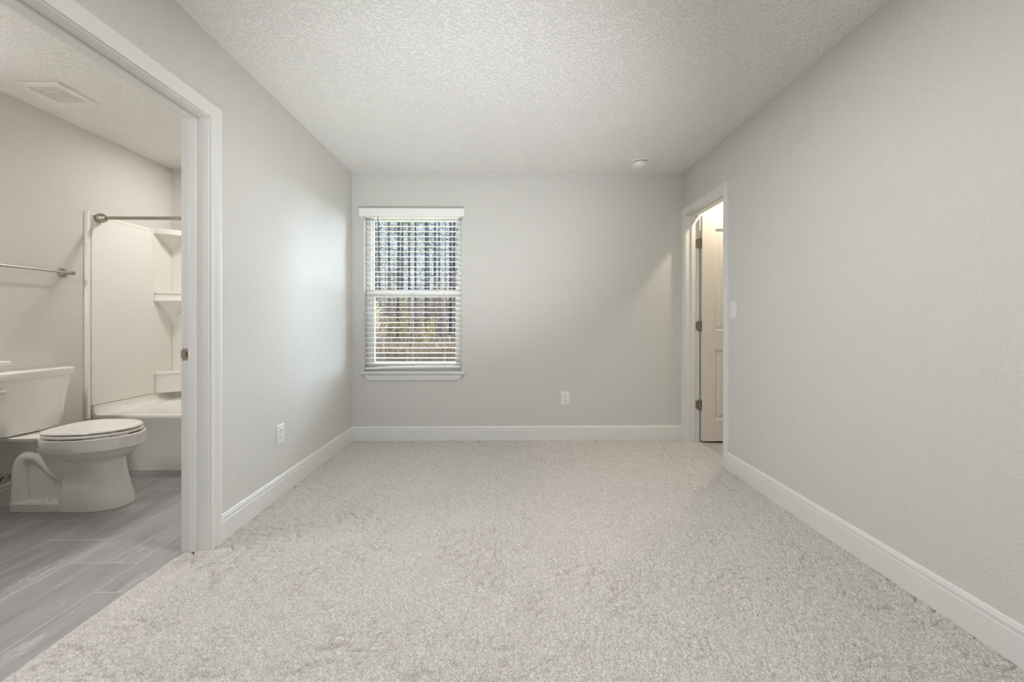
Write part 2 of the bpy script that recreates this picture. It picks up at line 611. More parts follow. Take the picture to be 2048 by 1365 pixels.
struct('wall_bathroom_left', boxes((XB - 0.12, XB, 0.43, D, -0.1, H)), 'bath_wall', 'bathroom wall behind the toilet', 'wall')
struct('wall_bathroom_back', boxes((XB, XLB, YBB, D, -0.1, H)), 'bath_wall', 'bathroom wall behind the bathtub', 'wall')
struct('wall_bathroom_front', boxes((XB, XLB, 0.43, 0.55, -0.1, H)), 'bath_wall', 'near bathroom wall', 'wall')
struct('wall_closet_right', boxes((XC, XC + 0.12, 1.7, D, -0.1, H)), 'wall', 'far wall of the closet', 'wall')
struct('wall_closet_front', boxes((XRC, XC, 1.7, 1.82, -0.1, H)), 'wall', 'near wall of the closet', 'wall')

# baseboards: the same moulded profile run along each wall
BB = [(0, 0), (0.0145, 0), (0.0145, 0.098), (0.0125, 0.1005), (0.0125, 0.1025), (0.0135, 0.105), (0.0125, 0.1175), (0.0095, 0.119),
      (0.0095, 0.121), (0.0075, 0.128), (0.004, 0.131), (0, 0.131)]

def baseboard(name, p0, p1, nrm, label, z=0.0):
    bm = bmesh.new()
    sweep(bm, [[(p[0] + nrm[0] * t, p[1] + nrm[1] * t, z + h) for t, h in BB] for p in (p0, p1)])
    return struct(name, bm, 'trim', label, 'baseboard', smooth=True)
baseboard('baseboard_left', (XL, J1B + 0.0715, 0), (XL, D, 0), (1, 0), 'white moulded baseboard along the left wall')
baseboard('baseboard_back', (XL, D, 0), (XR - 0.008, D, 0), (0, -1), 'white moulded baseboard under the window wall')
baseboard('baseboard_right', (XR, YR, 0), (XR, J2A - 0.06, 0), (-1, 0), 'white moulded baseboard along the right wall')
baseboard('baseboard_bathroom', (XB, 2.0, 0), (XB, 2.96, 0), (1, 0), 'white baseboard behind the toilet', TZ)
baseboard('baseboard_closet', (XRC, D, 0), (XC, D, 0), (0, -1), 'white baseboard inside the closet')

# door casing: (across from inner edge, thickness)
CAS = [(0, 0), (0, 0.009), (0.004, 0.011), (0.007, 0.0095), (0.012, 0.0105), (0.024, 0.0115), (0.030, 0.0145), (0.033, 0.0125),
       (0.036, 0.0125), (0.044, 0.0165), (0.057, 0.0175), (0.0595, 0.016), (0.0605, 0.012), (0.0605, 0)]

def casing(y0, y1, top, xw, nx, parent, w=0.0605, z0=0.0, name='casing'):
    """Mitred casing round an opening in a wall of constant x; nx = which way the room is."""
    k = w / 0.0605
    bm = bmesh.new()
    P = [(a * k, t) for a, t in CAS]
    sweep(bm, [[(xw + nx * t, y0 - a, z0) for a, t in P], [(xw + nx * t, y0 - a, top + a) for a, t in P],
               [(xw + nx * t, y1 + a, top + a) for a, t in P], [(xw + nx * t, y1 + a, z0) for a, t in P]])
    return obj(name, bm, 'trim', parent, smooth=True)

# --- door_1: the cased bathroom doorway
d1 = empty('door_1', (XL, J1B, 0))
tag(d1, 'white cased doorway opening into the bathroom', 'doorway', kind='structure')
obj('jamb', boxes((XLB, XL, J1A - jt, J1A, TZ, J1H + jt), (XLB, XL, J1B, J1B + jt, TZ, J1H + jt), (XLB, XL, J1A, J1B, J1H, J1H + jt)), 'trim', d1, bevel=0.0015)
obj('door_stop', boxes((-1.496, -1.460, J1A, J1A + 0.011, 0, J1H), (-1.496, -1.460, J1B - 0.011, J1B, 0, J1H), (-1.496, -1.460, J1A + 0.011, J1B - 0.011, J1H - 0.011, J1H)),
    'trim', d1, bevel=0.003)
casing(J1A - 0.006, J1B + 0.006, J1H + 0.006, XL, 1, d1, 0.065)
casing(J1A - 0.004, J1B + 0.004, J1H + 0.004, XLB, -1, d1, 0.06, TZ)
bm = boxes((-1.5285, -1.4985, J1B - 0.0015, J1B, 0.899, 0.956))
sp = obj('strike_plate', bm, 'hinge', d1, bevel=0.001)
sp['label'] = 'satin nickel strike plate'
bm = bmesh.new()
sweep(bm, [[(x, y, z) for x, y in ((-1.5285, J1B - 0.0015), (-1.5285, J1B), (-1.537, J1B + 0.0035), (-1.5385, J1B + 0.002))] for z in (0.908, 0.947)])
obj('lip', bm, 'hinge', sp)
obj('latch_hole', boxes((-1.5135, -1.5015, J1B - 0.0019, J1B - 0.0014, 0.916, 0.941)), 'wood', sp)
bm = bmesh.new()
for z in (0.907, 0.949):
    lathe(bm, [(0.0038, J1B - 0.0021), (0.0038, J1B - 0.0014)], (-1.508, 0, z), 'Y', 12)
obj('screw', bm, 'nickel', sp)

# --- door_2: closet doorway with its open leaf
d2 = empty('door_2', (XR, J2B, 0))
tag(d2, 'white two panel door standing open into the closet beside the back wall', 'door', kind='structure')
obj('jamb', boxes((XR, XRC, J2A - jt, J2A, 0, J2H + jt), (XR, XRC, J2B, J2B + jt, 0, J2H + jt), (XR, XRC, J2A, J2B, J2H, J2H + jt)), 'trim', d2, bevel=0.0015)
obj('door_stop', boxes((1.661, 1.697, J2A, J2A + 0.011, 0, J2H), (1.661, 1.697, J2B - 0.011, J2B, 0, J2H), (1.661, 1.697, J2A + 0.011, J2B - 0.011, J2H - 0.011, J2H)),
    'trim', d2, bevel=0.003)
casing(J2A - 0.005, J2B + 0.004, J2H + 0.005, XR, -1, d2, 0.059)
casing(J2A - 0.005, J2B + 0.004, J2H + 0.005, XRC, 1, d2, 0.056)
# leaf: stiles and rails with sunken moulded panels, lying along +X
LX0, LX1, LY0, LY1, LZ0, LZ1 = 1.7455, 2.352, 3.597, 3.632, 0.016, 2.034

def door_leaf():
    bm = bmesh.new()
    holes = [(LX0 + 0.115, LX1 - 0.115, 0.205, 0.835), (LX0 + 0.115, LX1 - 0.115, 1.005, 1.915)]
    xs = [LX0, LX0 + 0.115, LX1 - 0.115, LX1]
    zs = [LZ0, 0.205, 0.835, 1.005, 1.915, LZ1]
    for y, sgn in ((LY0, 1), (LY1, -1)):
        for i in range(3):
            for j in range(5):
                if i == 1 and j in (1, 3):
                    continue
                bm.faces.new([bm.verts.new(p) for p in ((xs[i], y, zs[j]), (xs[i + 1], y, zs[j]), (xs[i + 1], y, zs[j + 1]), (xs[i], y, zs[j + 1]))])
        for x0, x1, z0, z1 in holes:
            rings = []
            for ins, dep in ((0, 0), (0.004, 0.004), (0.014, 0.010), (0.026, 0.010), (0.04, 0.004), (0.055, 0.0025)):
                rings.append([(x0 + ins, y + sgn * dep, z0 + ins), (x1 - ins, y + sgn * dep, z0 + ins), (x1 - ins, y + sgn * dep, z1 - ins), (x0 + ins, y + sgn * dep, z1 - ins)])
            rr = sweep(bm, rings, caps=False)
            bm.faces.new(rr[-1])
    for a, b in (((LX0, LZ0), (LX1, LZ0)), ((LX1, LZ0), (LX1, LZ1)), ((LX1, LZ1), (LX0, LZ1)), ((LX0, LZ1), (LX0, LZ0))):
        bm.faces.new([bm.verts.new(p) for p in ((a[0], LY0, a[1]), (b[0], LY0, b[1]), (b[0], LY1, b[1]), (a[0], LY1, a[1]))])
    bmesh.ops.remove_doubles(bm, verts=bm.verts[:], dist=0.0004)
    return bm
leaf = obj('door_leaf', door_leaf(), 'door', d2)
for hz in (0.333, 1.046, 1.79):
    bm = boxes((XRC - 0.031, XRC + 0.004, J2B - 0.0025, J2B - 0.0003, hz - 0.045, hz + 0.045))
    bmesh.ops.bevel(bm, geom=[e for e in bm.edges if abs(e.verts[0].co.z - e.verts[1].co.z) < 1e-6 and abs(e.verts[0].co.x - e.verts[1].co.x) < 1e-6 and e.verts[0].co.x < XRC],
                    offset=0.012, segments=4, affect='EDGES')
    box(bm, LX0 - 0.0022, LX0 - 0.0002, LY0 + 0.006, LY1, hz - 0.045, hz + 0.045)
    lathe(bm, [(0.0055, hz - 0.047), (0.0065, hz - 0.045), (0.0065, hz - 0.016), (0.006, hz - 0.015), (0.0065, hz - 0.014), (0.0065, hz + 0.014), (0.006, hz + 0.015),
               (0.0065, hz + 0.016), (0.0065, hz + 0.045), (0.0055, hz + 0.048)], (XRC + 0.0062, J2B - 0.0065, 0), 'Z', 16)
    h = obj('hinge', bm, 'hinge', d2, smooth=True)
    h['label'] = 'satin nickel butt hinge'

# ------------------------------------------------------------------ window, blind
w1 = empty('window_1', ((WX0 + WX1) / 2, D, WZ0))
tag(w1, 'white single hung window in the back wall', 'window', kind='structure')
FY0, FY1 = D + 0.085, D + 0.155
fw = 0.038
obj('frame', boxes((WX0, WX0 + fw, FY0, FY1, WZ0, WZ1), (WX1 - fw, WX1, FY0, FY1, WZ0, WZ1), (WX0 + fw, WX1 - fw, FY0, FY1, WZ1 - 0.04, WZ1),
                   (WX0 + fw, WX1 - fw, FY0, FY1, WZ0, WZ0 + 0.035)), 'vinyl', w1, bevel=0.002)
gx0, gx1 = WX0 + fw, WX1 - fw
ZM0, ZM1 = 1.318, 1.372
up = obj('upper_sash', boxes((gx0, gx1, FY0 + 0.035, FY0 + 0.06, ZM1, ZM1 + 0.012), (gx0, gx0 + 0.01, FY0 + 0.035, FY0 + 0.06, ZM1, WZ1 - 0.04),
                             (gx1 - 0.01, gx1, FY0 + 0.035, FY0 + 0.06, ZM1, WZ1 - 0.04), (gx0, gx1, FY0 + 0.035, FY0 + 0.06, WZ1 - 0.052, WZ1 - 0.04)), 'vinyl', w1, bevel=0.0015)
obj('pane', boxes((gx0 + 0.008, gx1 - 0.008, FY0 + 0.046, FY0 + 0.05, ZM1, WZ1 - 0.045)), 'glass', up)
lo = obj('lower_sash', boxes((gx0, gx1, FY0 + 0.003, FY0 + 0.033, ZM0, ZM1), (gx0, gx0 + 0.028, FY0 + 0.003, FY0 + 0.033, WZ0 + 0.035, ZM0),
                             (gx1 - 0.028, gx1, FY0 + 0.003, FY0 + 0.033, WZ0 + 0.035, ZM0), (gx0 + 0.028, gx1 - 0.028, FY0 + 0.003, FY0 + 0.033, WZ0 + 0.035, WZ0 + 0.078)),
         'vinyl', w1, bevel=0.002)
obj('pane', boxes((gx0 + 0.026, gx1 - 0.026, FY0 + 0.016, FY0 + 0.02, WZ0 + 0.076, ZM0 + 0.002)), 'glass', lo)
bm = bmesh.new()
bm.faces.new([bm.verts.new(p) for p in ((gx0, FY1 - 0.005, WZ0 + 0.035), (gx1, FY1 - 0.005, WZ0 + 0.035), (gx1, FY1 - 0.005, ZM1), (gx0, FY1 - 0.005, ZM1))])
obj('insect_screen', bm, 'screen', w1)
# sill board and apron
bm = boxes((-1.322, -0.387, D - 0.036, D + 0.0, WZ0 - 0.017, WZ0 + 0.004), (WX0 + 0.0005, WX1 - 0.0005, D - 0.002, FY0, WZ0 + 0.0003, WZ0 + 0.004))
obj('window_sill', bm, 'trim', w1, bevel=0.005, bseg=3)
bm = bmesh.new()
zt, zb = WZ0 - 0.017, 0.551
prof = [(0.006, 0), (0.016, -0.012), (0.017, -0.03), (0.013, -0.045), (0.011, -0.057)]
prof = [(0.0135, 0.0), (0.0175, 0.012), (0.0185, 0.03), (0.0135, 0.046), (0.0125, zt - zb)]
secs = []
for x, s in ((-1.308, 1), (-0.4, -1)):
    sec = [(x, D, zt)]
    for t, d in prof:
        sec.append((x + s * 0.045 * d / (zt - zb), D - t, zt - d))
    sec.append((x + s * 0.045, D, zb))
    secs.append(sec)
sweep(bm, secs)
obj('apron', bm, 'trim', w1, smooth=True)

bl = thing('window_blind', 'white horizontal slat blind with valance covering the window', 'window blind', ((WX0 + WX1) / 2, D, 2.04))
# valance: moulded board in front of the head rail, with returns
bm = bmesh.new()
vp = [(0.000, 2.031), (0.004, 2.0285), (0.010, 2.031), (0.0125, 2.045), (0.0125, 2.075), (0.016, 2.085), (0.016, 2.099), (0.012, 2.104), (0, 2.104)]
VX0, VX1, VY = -1.314, -0.399, D - 0.044
path = [(VX0, D - 0.001, (-1, 0)), (VX0, VY, (-1, -1)), (VX1, VY, (1, -1)), (VX1, D - 0.001, (1, 0))]
sweep(bm, [[(x + n[0] * t, y + n[1] * t, z) for t, z in vp] for x, y, n in path])
obj('valance', bm, 'slat', bl, smooth=True)
obj('head_rail', boxes((WX0 + 0.006, WX1 - 0.006, D + 0.004, D + 0.058, 2.036, 2.08)), 'vinyl', bl)
SY = D + 0.033
bm = bmesh.new()
nsl, z_top, pitch = 29, 2.006, 0.0465
for k in range(nsl):
    z = z_top - k * pitch
    if z < 0.69:
        break
    sec = []
    tilt = math.radians(3.5)
    for s in range(7):
        u = (s / 6 - 0.5) * 0.05
        sec.append((u, 0.0022 * (1 - (u / 0.025) ** 2)))
    ringpts = [(u, w + 0.0014) for u, w in sec] + [(u, w - 0.0014) for u, w in reversed(sec)]
    rr = []
    for x in (WX0 + 0.006, WX1 - 0.006):
        rr.append([(x, SY + u * math.cos(tilt) - w * math.sin(tilt), z + u * math.sin(tilt) + w * math.cos(tilt)) for u, w in ringpts])
    sweep(bm, rr)
zlast = z
obj('slats', bm, 'slat', bl, smooth=True)
# bottom rail hangs a touch lower at its left end
bm = bmesh.new()
sweep(bm, [[(x, SY - 0.026, z), (x, SY + 0.026, z), (x, SY + 0.026, z + 0.017), (x, SY - 0.026, z + 0.017)] for x, z in ((WX0 + 0.006, 0.6455), (WX0 + 0.25, 0.656), (WX1 - 0.25, 0.661), (WX1 - 0.006, 0.663))])
obj('bottom_rail', bm, 'slat', bl, bevel=0.003)
for x in (-1.135, -0.862, -0.574):
    bm = bmesh.new()
    for y in (SY - 0.027, SY + 0.027):
        for dx in (-0.004, 0.004):
            tube(bm, [(x + dx, y, 2.036), (x + dx, y, 0.672)], 0.0008, 6)
    obj('ladder_cord', bm, 'cord', bl)
bm = bmesh.new()
tube(bm, [(-0.868, SY - 0.030, 2.03), (-0.868, SY - 0.031, 1.25), (-0.884, SY - 0.031, 1.0), (-0.905, SY - 0.031, 0.78), (-0.912, SY - 0.031, 0.68)], 0.0011, 6)
obj('lift_cord', bm, 'cord', bl)
bm = bmesh.new()
tube(bm, [(-1.171, SY - 0.040, 2.04), (-1.172, SY - 0.040, 1.545)], 0.0036, 8)
w_ = obj('tilt_wand', bm, 'wand', bl)
w_['label'] = 'smoky grey tilt wand'

# ------------------------------------------------------------------ outlets, switch, smoke detector
def plate_parts(root, n, kind):
    """Build on a wall: local frame given by n(u, v, d) with u across, v up, d out of the wall."""
    def b(bm, u0, u1, v0, v1, d0, d1):
        pts = [n(u, v, d) for d in (d0, d1) for u, v in ((u0, v0), (u1, v0), (u1, v1), (u0, v1))]
        vs = [bm.verts.new(p) for p in pts]
        for f in ((0, 1, 2, 3), (4, 7, 6, 5), (0, 4, 5, 1), (1, 5, 6, 2), (2, 6, 7, 3), (3, 7, 4, 0)):
            bm.faces.new([vs[i] for i in f])
    bm = bmesh.new()
    pts = []
    for ins, d in ((0, 0.0), (0, 0.0025), (0.003, 0.0055), (0.006, 0.0062)):
        pts.append([n(u, v, d) for u, v in ((-0.0395 + ins, -0.06 + ins), (0.0395 - ins, -0.06 + ins), (0.0395 - ins, 0.06 - ins), (-0.0395 + ins, 0.06 - ins))])
    sweep(bm, pts)
    obj('cover_plate', bm, 'plastic', root, smooth=True)
    def disc(bm, u, v, r, d0, d1, flat=1.0, seg=20):
        sweep(bm, [[n(u + r * math.cos(2 * PI * k / seg), v + max(-r * flat, min(r * flat, r * math.sin(2 * PI * k / seg))), d) for k in range(seg)] for d in (d0, d1)])
    if kind == 'outlet':
        for v in (0.0195, -0.0195):
            bm = bmesh.new()
            disc(bm, 0, v, 0.0172, 0.005, 0.0085, 0.82)
            r = obj('receptacle', bm, 'plastic', root)
            bm = bmesh.new()
            b(bm, -0.0075, -0.0052, v - 0.001, v + 0.009, 0.008, 0.0088)
            b(bm, 0.0052, 0.0075, v, v + 0.008, 0.008, 0.0088)
            disc(bm, 0, v - 0.0075, 0.0027, 0.008, 0.0088, seg=10)
            obj('slots', bm, 'dark', r)
        bm = bmesh.new()
        disc(bm, 0, 0, 0.0032, 0.006, 0.0075, seg=12)
        obj('screw', bm, 'plastic', root)
    else:
        bm = bmesh.new()
        b(bm, -0.0055, 0.0055, -0.0125, 0.0125, 0.0055, 0.0066)
        obj('toggle_slot', bm, 'cord', root)
        bm = bmesh.new()
        sweep(bm, [[n(u, v, 0.006) for u, v in ((-0.0045, -0.004), (0.0045, -0.004), (0.0045, 0.010), (-0.0045, 0.010))],
                   [n(u, v, 0.019) for u, v in ((-0.0035, 0.005), (0.0035, 0.005), (0.0035, 0.013), (-0.0035, 0.013))]])
        obj('toggle', bm, 'plastic', root, bevel=0.001)
        for v in (0.030, -0.030):
            bm = bmesh.new()
            disc(bm, 0, v, 0.003, 0.0058, 0.0072, seg=12)
            obj('screw', bm, 'cord', root)

t = thing('electrical_outlet', 'white duplex outlet on the back wall right of the window', 'outlet', (0.533, D, 0.322))
plate_parts(t, lambda u, v, d: (0.533 + u, D - d, 0.383 + v), 'outlet')
t = thing('electrical_outlet', 'white duplex outlet on the left wall near the bathroom doorway', 'outlet', (XL, 2.532, 0.324))
plate_parts(t, lambda u, v, d: (XL + d, 2.532 + u, 0.385 + v), 'outlet')
t = thing('light_switch', 'white toggle switch on the right wall beside the open door', 'light switch', (XR, 2.868, 1.106))
plate_parts(t, lambda u, v, d: (XR - d, 2.868 - u, 1.167 + v), 'switch')

t = thing('smoke_detector', 'round white smoke detector on the bedroom ceiling', 'smoke detector', (1.12, 3.405, H))
bm = bmesh.new()
lathe(bm, [(0.066, H), (0.066, H - 0.009), (0.064, H - 0.012)], (1.12, 3.405, 0), 'Z', 48)
obj('mounting_base', bm, 'plastic', t, smooth=True)
bm = bmesh.new()
lathe(bm, [(0.061, H - 0.011), (0.061, H - 0.018)], (1.12, 3.405, 0), 'Z', 48)
v_ = obj('vent_gap', bm, 'dark', t, smooth=True)
v_['label'] = 'dark sensing slot'
bm = bmesh.new()
lathe(bm, [(0.061, H - 0.0165), (0.0615, H - 0.024), (0.058, H - 0.040), (0.050, H - 0.049), (0.03, H - 0.053), (0.012, H - 0.0535)], (1.12, 3.405, 0), 'Z', 48)
cv = obj('cover', bm, 'plastic', t, smooth=True)
bm = bmesh.new()
lathe(bm, [(0.011, H - 0.052), (0.011, H - 0.0558), (0.009, H - 0.0565)], (1.128, 3.385, 0), 'Z', 20)
obj('test_button', bm, 'plastic', cv, smooth=True)

# ------------------------------------------------------------------ bathroom: exhaust grille
vx0, vx1, vy0, vy1 = -2.780, -2.535, 2.318, 2.552
t = thing('exhaust_fan_grille', 'square white exhaust fan grille on the bathroom ceiling', 'vent', ((vx0 + vx1) / 2, (vy0 + vy1) / 2, H))
obj('backing', boxes((vx0 + 0.02, vx1 - 0.02, vy0 + 0.02, vy1 - 0.02, H - 0.004, H - 0.0005)), 'dark', t)

def frame_ring(bm, ins, wid, z0, z1):
    a0, a1, b0, b1 = vx0 + ins, vx1 - ins, vy0 + ins, vy1 - ins
    sweep_pts = []
    o_ = [(a0, b0), (a1, b0), (a1, b1), (a0, b1)]
    i_ = [(a0 + wid, b0 + wid), (a1 - wid, b0 + wid), (a1 - wid, b1 - wid), (a0 + wid, b1 - wid)]
    V = {}
    for nm, ring in (('o', o_), ('i', i_)):
        for z in (z0, z1):
            V[nm, z] = [bm.verts.new((x, y, z)) for x, y in ring]
    for k in range(4):
        j = (k + 1) % 4
        bm.faces.new((V['o', z0][k], V['o', z0][j], V['i', z0][j], V['i', z0][k]))
        bm.faces.new((V['o', z1][k], V['o', z1][j], V['i', z1][j], V['i', z1][k]))
        bm.faces.new((V['o', z0][k], V['o', z0][j], V['o', z1][j], V['o', z1][k]))
        bm.faces.new((V['i', z0][k], V['i', z0][j], V['i', z1][j], V['i', z1][k]))
bm = bmesh.new()
frame_ring(bm, 0, 0.031, H - 0.016, H)
obj('frame', bm, 'plastic', t, bevel=0.003)
bm = bmesh.new()
for k in range(7):
    frame_ring(bm, 0.0345 + k * 0.0115, 0.0058, H - 0.016, H - 0.006)
obj('louvres', bm, 'plastic', t)
obj('centre_plate', boxes((vx0 + 0.114, vx1 - 0.114, vy0 + 0.114, vy1 - 0.114, H - 0.016, H - 0.004)), 'plastic', t)

# ------------------------------------------------------------------ bathroom: towel bar
t = thing('towel_bar', 'brushed nickel towel bar on the bathroom wall above the toilet', 'towel bar', (XB, 2.45, 1.40))
for y in (2.748, 2.138):
    bm = bmesh.new()
    lathe(bm, [(0.029, XB), (0.029, XB + 0.004), (0.024, XB + 0.010), (0.014, XB + 0.024), (0.0105, XB + 0.04), (0.011, XB + 0.058), (0.0125, XB + 0.066), (0.010, XB + 0.08), (0.004, XB + 0.085)],
          (0, y, 1.408), 'X', 28)
    obj('post', bm, 'nickel', t, smooth=True)
bm = bmesh.new()
tube(bm, [(XB + 0.066, 2.138, 1.408), (XB + 0.066, 2.748, 1.408)], 0.0075, 16)
obj('bar', bm, 'nickel', t, smooth=True)

# ------------------------------------------------------------------ bathroom: tub, surround, shower rod
TX0, TX1, TY0, TY1 = XB, XLB, 2.987, YBB

def rrect(x0, x1, y0, y1, r, z, seg=8):
    out = []
    for cx, cy, a0 in ((x1 - r, y1 - r, 0), (x0 + r, y1 - r, 90), (x0 + r, y0 + r, 180), (x1 - r, y0 + r, 270)):
        for k in range(seg + 1):
            a = math.radians(a0 + 90 * k / seg)
            out.append((cx + r * math.cos(a), cy + r * math.sin(a), z))
    return out
t = thing('bathtub', 'white alcove bathtub behind the toilet', 'bathtub', ((TX0 + TX1) / 2, (TY0 + TY1) / 2, TZ))
bm = bmesh.new()
e = 0.002
TR = 2.932                      # front of the rim, a little proud of the apron foot
rings = [rrect(TX0 + e, TX1 - e, TY0, TY1 - e, 0.006, TZ), rrect(TX0 + e, TX1 - e, TY0 - 0.006, TY1 - e, 0.006, 0.10), rrect(TX0 + e, TX1 - e, TR + 0.014, TY1 - e, 0.006, 0.376),
         rrect(TX0 + e, TX1 - e, TR + 0.003, TY1 - e, 0.008, 0.388), rrect(TX0 + e, TX1 - e, TR, TY1 - e, 0.008, 0.402),
         rrect(TX0 + 0.006, TX1 - 0.006, TR + 0.004, TY1 - 0.006, 0.01, 0.4125), rrect(TX0 + 0.02, TX1 - 0.02, TR + 0.018, TY1 - 0.02, 0.03, 0.416),
         rrect(TX0 + 0.085, TX1 - 0.10, TR + 0.065, TY1 - 0.07, 0.14, 0.414), rrect(TX0 + 0.10, TX1 - 0.115, TR + 0.078, TY1 - 0.082, 0.15, 0.404),
         rrect(TX0 + 0.12, TX1 - 0.125, TR + 0.090, TY1 - 0.092, 0.15, 0.36), rrect(TX0 + 0.20, TX1 - 0.16, TR + 0.12, TY1 - 0.115, 0.15, 0.16),
         rrect(TX0 + 0.25, TX1 - 0.19, TR + 0.15, TY1 - 0.14, 0.14, 0.10), rrect(TX0 + 0.36, TX1 - 0.28, TR + 0.22, TY1 - 0.2, 0.11, 0.085)]
sweep(bm, rings)
obj('tub_body', bm, 'acrylic', t, smooth=True)
# raised rim with a coved foot that climbs along the walls
bm = bmesh.new()
cov = [(0.0, -0.004), (0.07, -0.004), (0.045, 0.008), (0.030, 0.024), (0.024, 0.045), (0.0215, 0.064), (0.016, 0.068), (0.0, 0.068)]
def cove(wide, x, y, n):
    return [(x + n[0] * a * wide, y + n[1] * a * wide, 0.4155 + h) for a, h in cov]
sweep(bm, [cove(0.55, TX0, TR + 0.006, (1, 0)), cove(0.9, TX0, TR + 0.04, (1, 0)), cove(1, TX0, 3.1, (1, 0)), cove(1, TX0, TY1, (1, -1)), cove(1, TX1, TY1, (-1, -1)), cove(0.6, TX1, TR + 0.006, (-1, 0))])
obj('tub_flange', bm, 'acrylic', t, smooth=True)
obj('caulk_bead', boxes((TX0 + 0.01, TX1 - 0.01, TY0 - 0.004, TY0 + 0.003, TZ, TZ + 0.006)), 'edge', t)
bm = bmesh.new()
lathe(bm, [(0.03, 0), (0.03, 0.006), (0.022, 0.010), (0.006, 0.011)], (0, 3.28, 0.30), 'X', 20)
bmesh.ops.translate(bm, verts=bm.verts[:], vec=(TX0 + 0.146, 0, 0))
obj('overflow_plate', bm, 'chrome', t, smooth=True)

su = thing('shower_surround', 'glossy white shower wall surround with corner shelves above the tub', 'shower surround', ((TX0 + TX1) / 2, TY1, 0.4845))
SZ0, SZ1 = 0.4845, 1.86
bm = boxes((TX0 + 0.001, TX0 + 0.024, 2.915, 3.405, SZ0, SZ1 - 0.024), (TX0 + 0.001, TX0 + 0.016, 3.405, TY1 - 0.001, SZ0, SZ1), (TX0 + 0.001, TX0 + 0.018, 2.915, 3.405, SZ1 - 0.024, SZ1))
obj('left_panel', bm, 'acrylic', su, bevel=0.006, bseg=3)
obj('back_panel', boxes((TX0 + 0.016, TX1 - 0.016, TY1 - 0.018, TY1 - 0.001, SZ0, SZ1)), 'acrylic', su, bevel=0.003)
obj('right_panel', boxes((TX1 - 0.016, TX1 - 0.001, 2.915, TY1 - 0.018, SZ0, SZ1)), 'acrylic', su, bevel=0.003)
bm = bmesh.new()
tr = [(TX0 + 0.001, 2.886), (TX0 + 0.014, 2.886), (TX0 + 0.021, 2.889), (TX0 + 0.024, 2.898), (TX0 + 0.022, 2.908), (TX0 + 0.015, 2.914), (TX0 + 0.001, 2.914)]
sweep(bm, [[(x, y, z) for x, y in tr] for z in (0.4, SZ1 + 0.004)])
obj('edge_flange', bm, 'acrylic', su, smooth=True)
bm = bmesh.new()
tube(bm, [(TX0 + 0.018, 3.41, SZ0), (TX0 + 0.018, 3.41, SZ1 - 0.004)], 0.011, 12)
obj('corner_rib', bm, 'acrylic', su, smooth=True)
CX, CY = TX0 + 0.0165, TY1 - 0.0185

def shelf_outline(z, k, ox=0.21, oy=0.185, n=12):
    """Corner shelf seen from above: front edge bowed between the two walls; k shrinks it towards the corner."""
    pts = [(CX, CY, z)]
    for i in range(n + 1):
        a = i / n
        x, y = ox * a, oy * (1 - a)
        bow = 0.030 * math.sin(PI * a)
        pts.append((CX + (x + bow * 0.65) * k, CY - (y + bow * 0.75) * k, z))
    return pts

def corner_shelf(z_top, thick, drop, lip):
    bm = bmesh.new()
    rings = [shelf_outline(z_top, 0.98)]
    if lip:
        rings += [shelf_outline(z_top - 0.004, 1.0), shelf_outline(z_top - 0.014, 1.0), shelf_outline(z_top - 0.02, 0.965), shelf_outline(z_top - 0.05, 0.965), shelf_outline(z_top - 0.056, 0.99)]
    else:
        rings += [shelf_outline(z_top - 0.004, 1.0)]
    rings += [shelf_outline(z_top - thick + 0.004, 1.0), shelf_outline(z_top - thick, 0.97)]
    for q in (0.1, 0.25, 0.5, 0.75, 1.0):
        rings.append(shelf_outline(z_top - thick - drop * q, max(0.05, 0.9 * (1 - q) ** 1.35 + 0.03)))
    sweep(bm, rings)
    return bm
obj('corner_shelf', corner_shelf(1.868, 0.046, 0.12, False), 'acrylic', su, smooth=True)
obj('corner_shelf', corner_shelf(1.336, 0.078, 0.19, True), 'acrylic', su, smooth=True)
bm = bmesh.new()
sweep(bm, [shelf_outline(0.660, 0.96), shelf_outline(0.654, 1.0), shelf_outline(0.640, 1.0), shelf_outline(0.632, 0.95), shelf_outline(SZ0, 0.95)])
obj('corner_ledge', bm, 'acrylic', su, smooth=True)

t = thing('shower_rod', 'brushed nickel shower curtain rod across the tub opening', 'shower rod', (XB, 2.962, 1.83))
bm = bmesh.new()
tube(bm, [(TX0 + 0.045, 2.962, 1.832), (TX1 - 0.045, 2.962, 1.832)], 0.0125, 20)
obj('rod', bm, 'nickel', t, smooth=True)
for x, s in ((TX0 + 0.0245, 1), (TX1 - 0.016, -1)):
    bm = bmesh.new()
    lathe(bm, [(0.026, 0), (0.033, 0.008), (0.034, 0.02), (0.031, 0.034), (0.025, 0.048), (0.0195, 0.056), (0.0175, 0.062)], (0, 0, 0), 'X', 28)
    for v in bm.verts:
        v.co = Vector((x + s * v.co.x, 2.962 + v.co.y, 1.832 + v.co.z))
    obj('end_cover', bm, 'nickel', t, smooth=True)

# ------------------------------------------------------------------ bathroom: toilet
TC = 2.452
tl = thing('toilet', 'white two piece toilet with closed lid against the bathroom wall', 'toilet', (XB + 0.4, TC, TZ))
def L2W(x, y, z):
    return (XB + x, TC + y, z)

def egg(z, xr, xf, b, n=40, er=2.0, ef=2.0, xm=None):
    """Egg outline between x = xr (rear) and xf (front), half width b, widest at xm."""
    xm = xm if xm is not None else xr + (xf - xr) * 0.46
    out = []
    for k in range(n):
        a = 2 * PI * k / n
        c, s = math.cos(a), math.sin(a)
        ex = ef if c >= 0 else er
        lx = abs(c) ** (2 / ex) * (1 if c >= 0 else -1)
        ly = abs(s) ** (2 / ex) * (1 if s >= 0 else -1)
        out.append(L2W(xm + lx * ((xf - xm) if c >= 0 else (xm - xr)), ly * b, z))
    return out
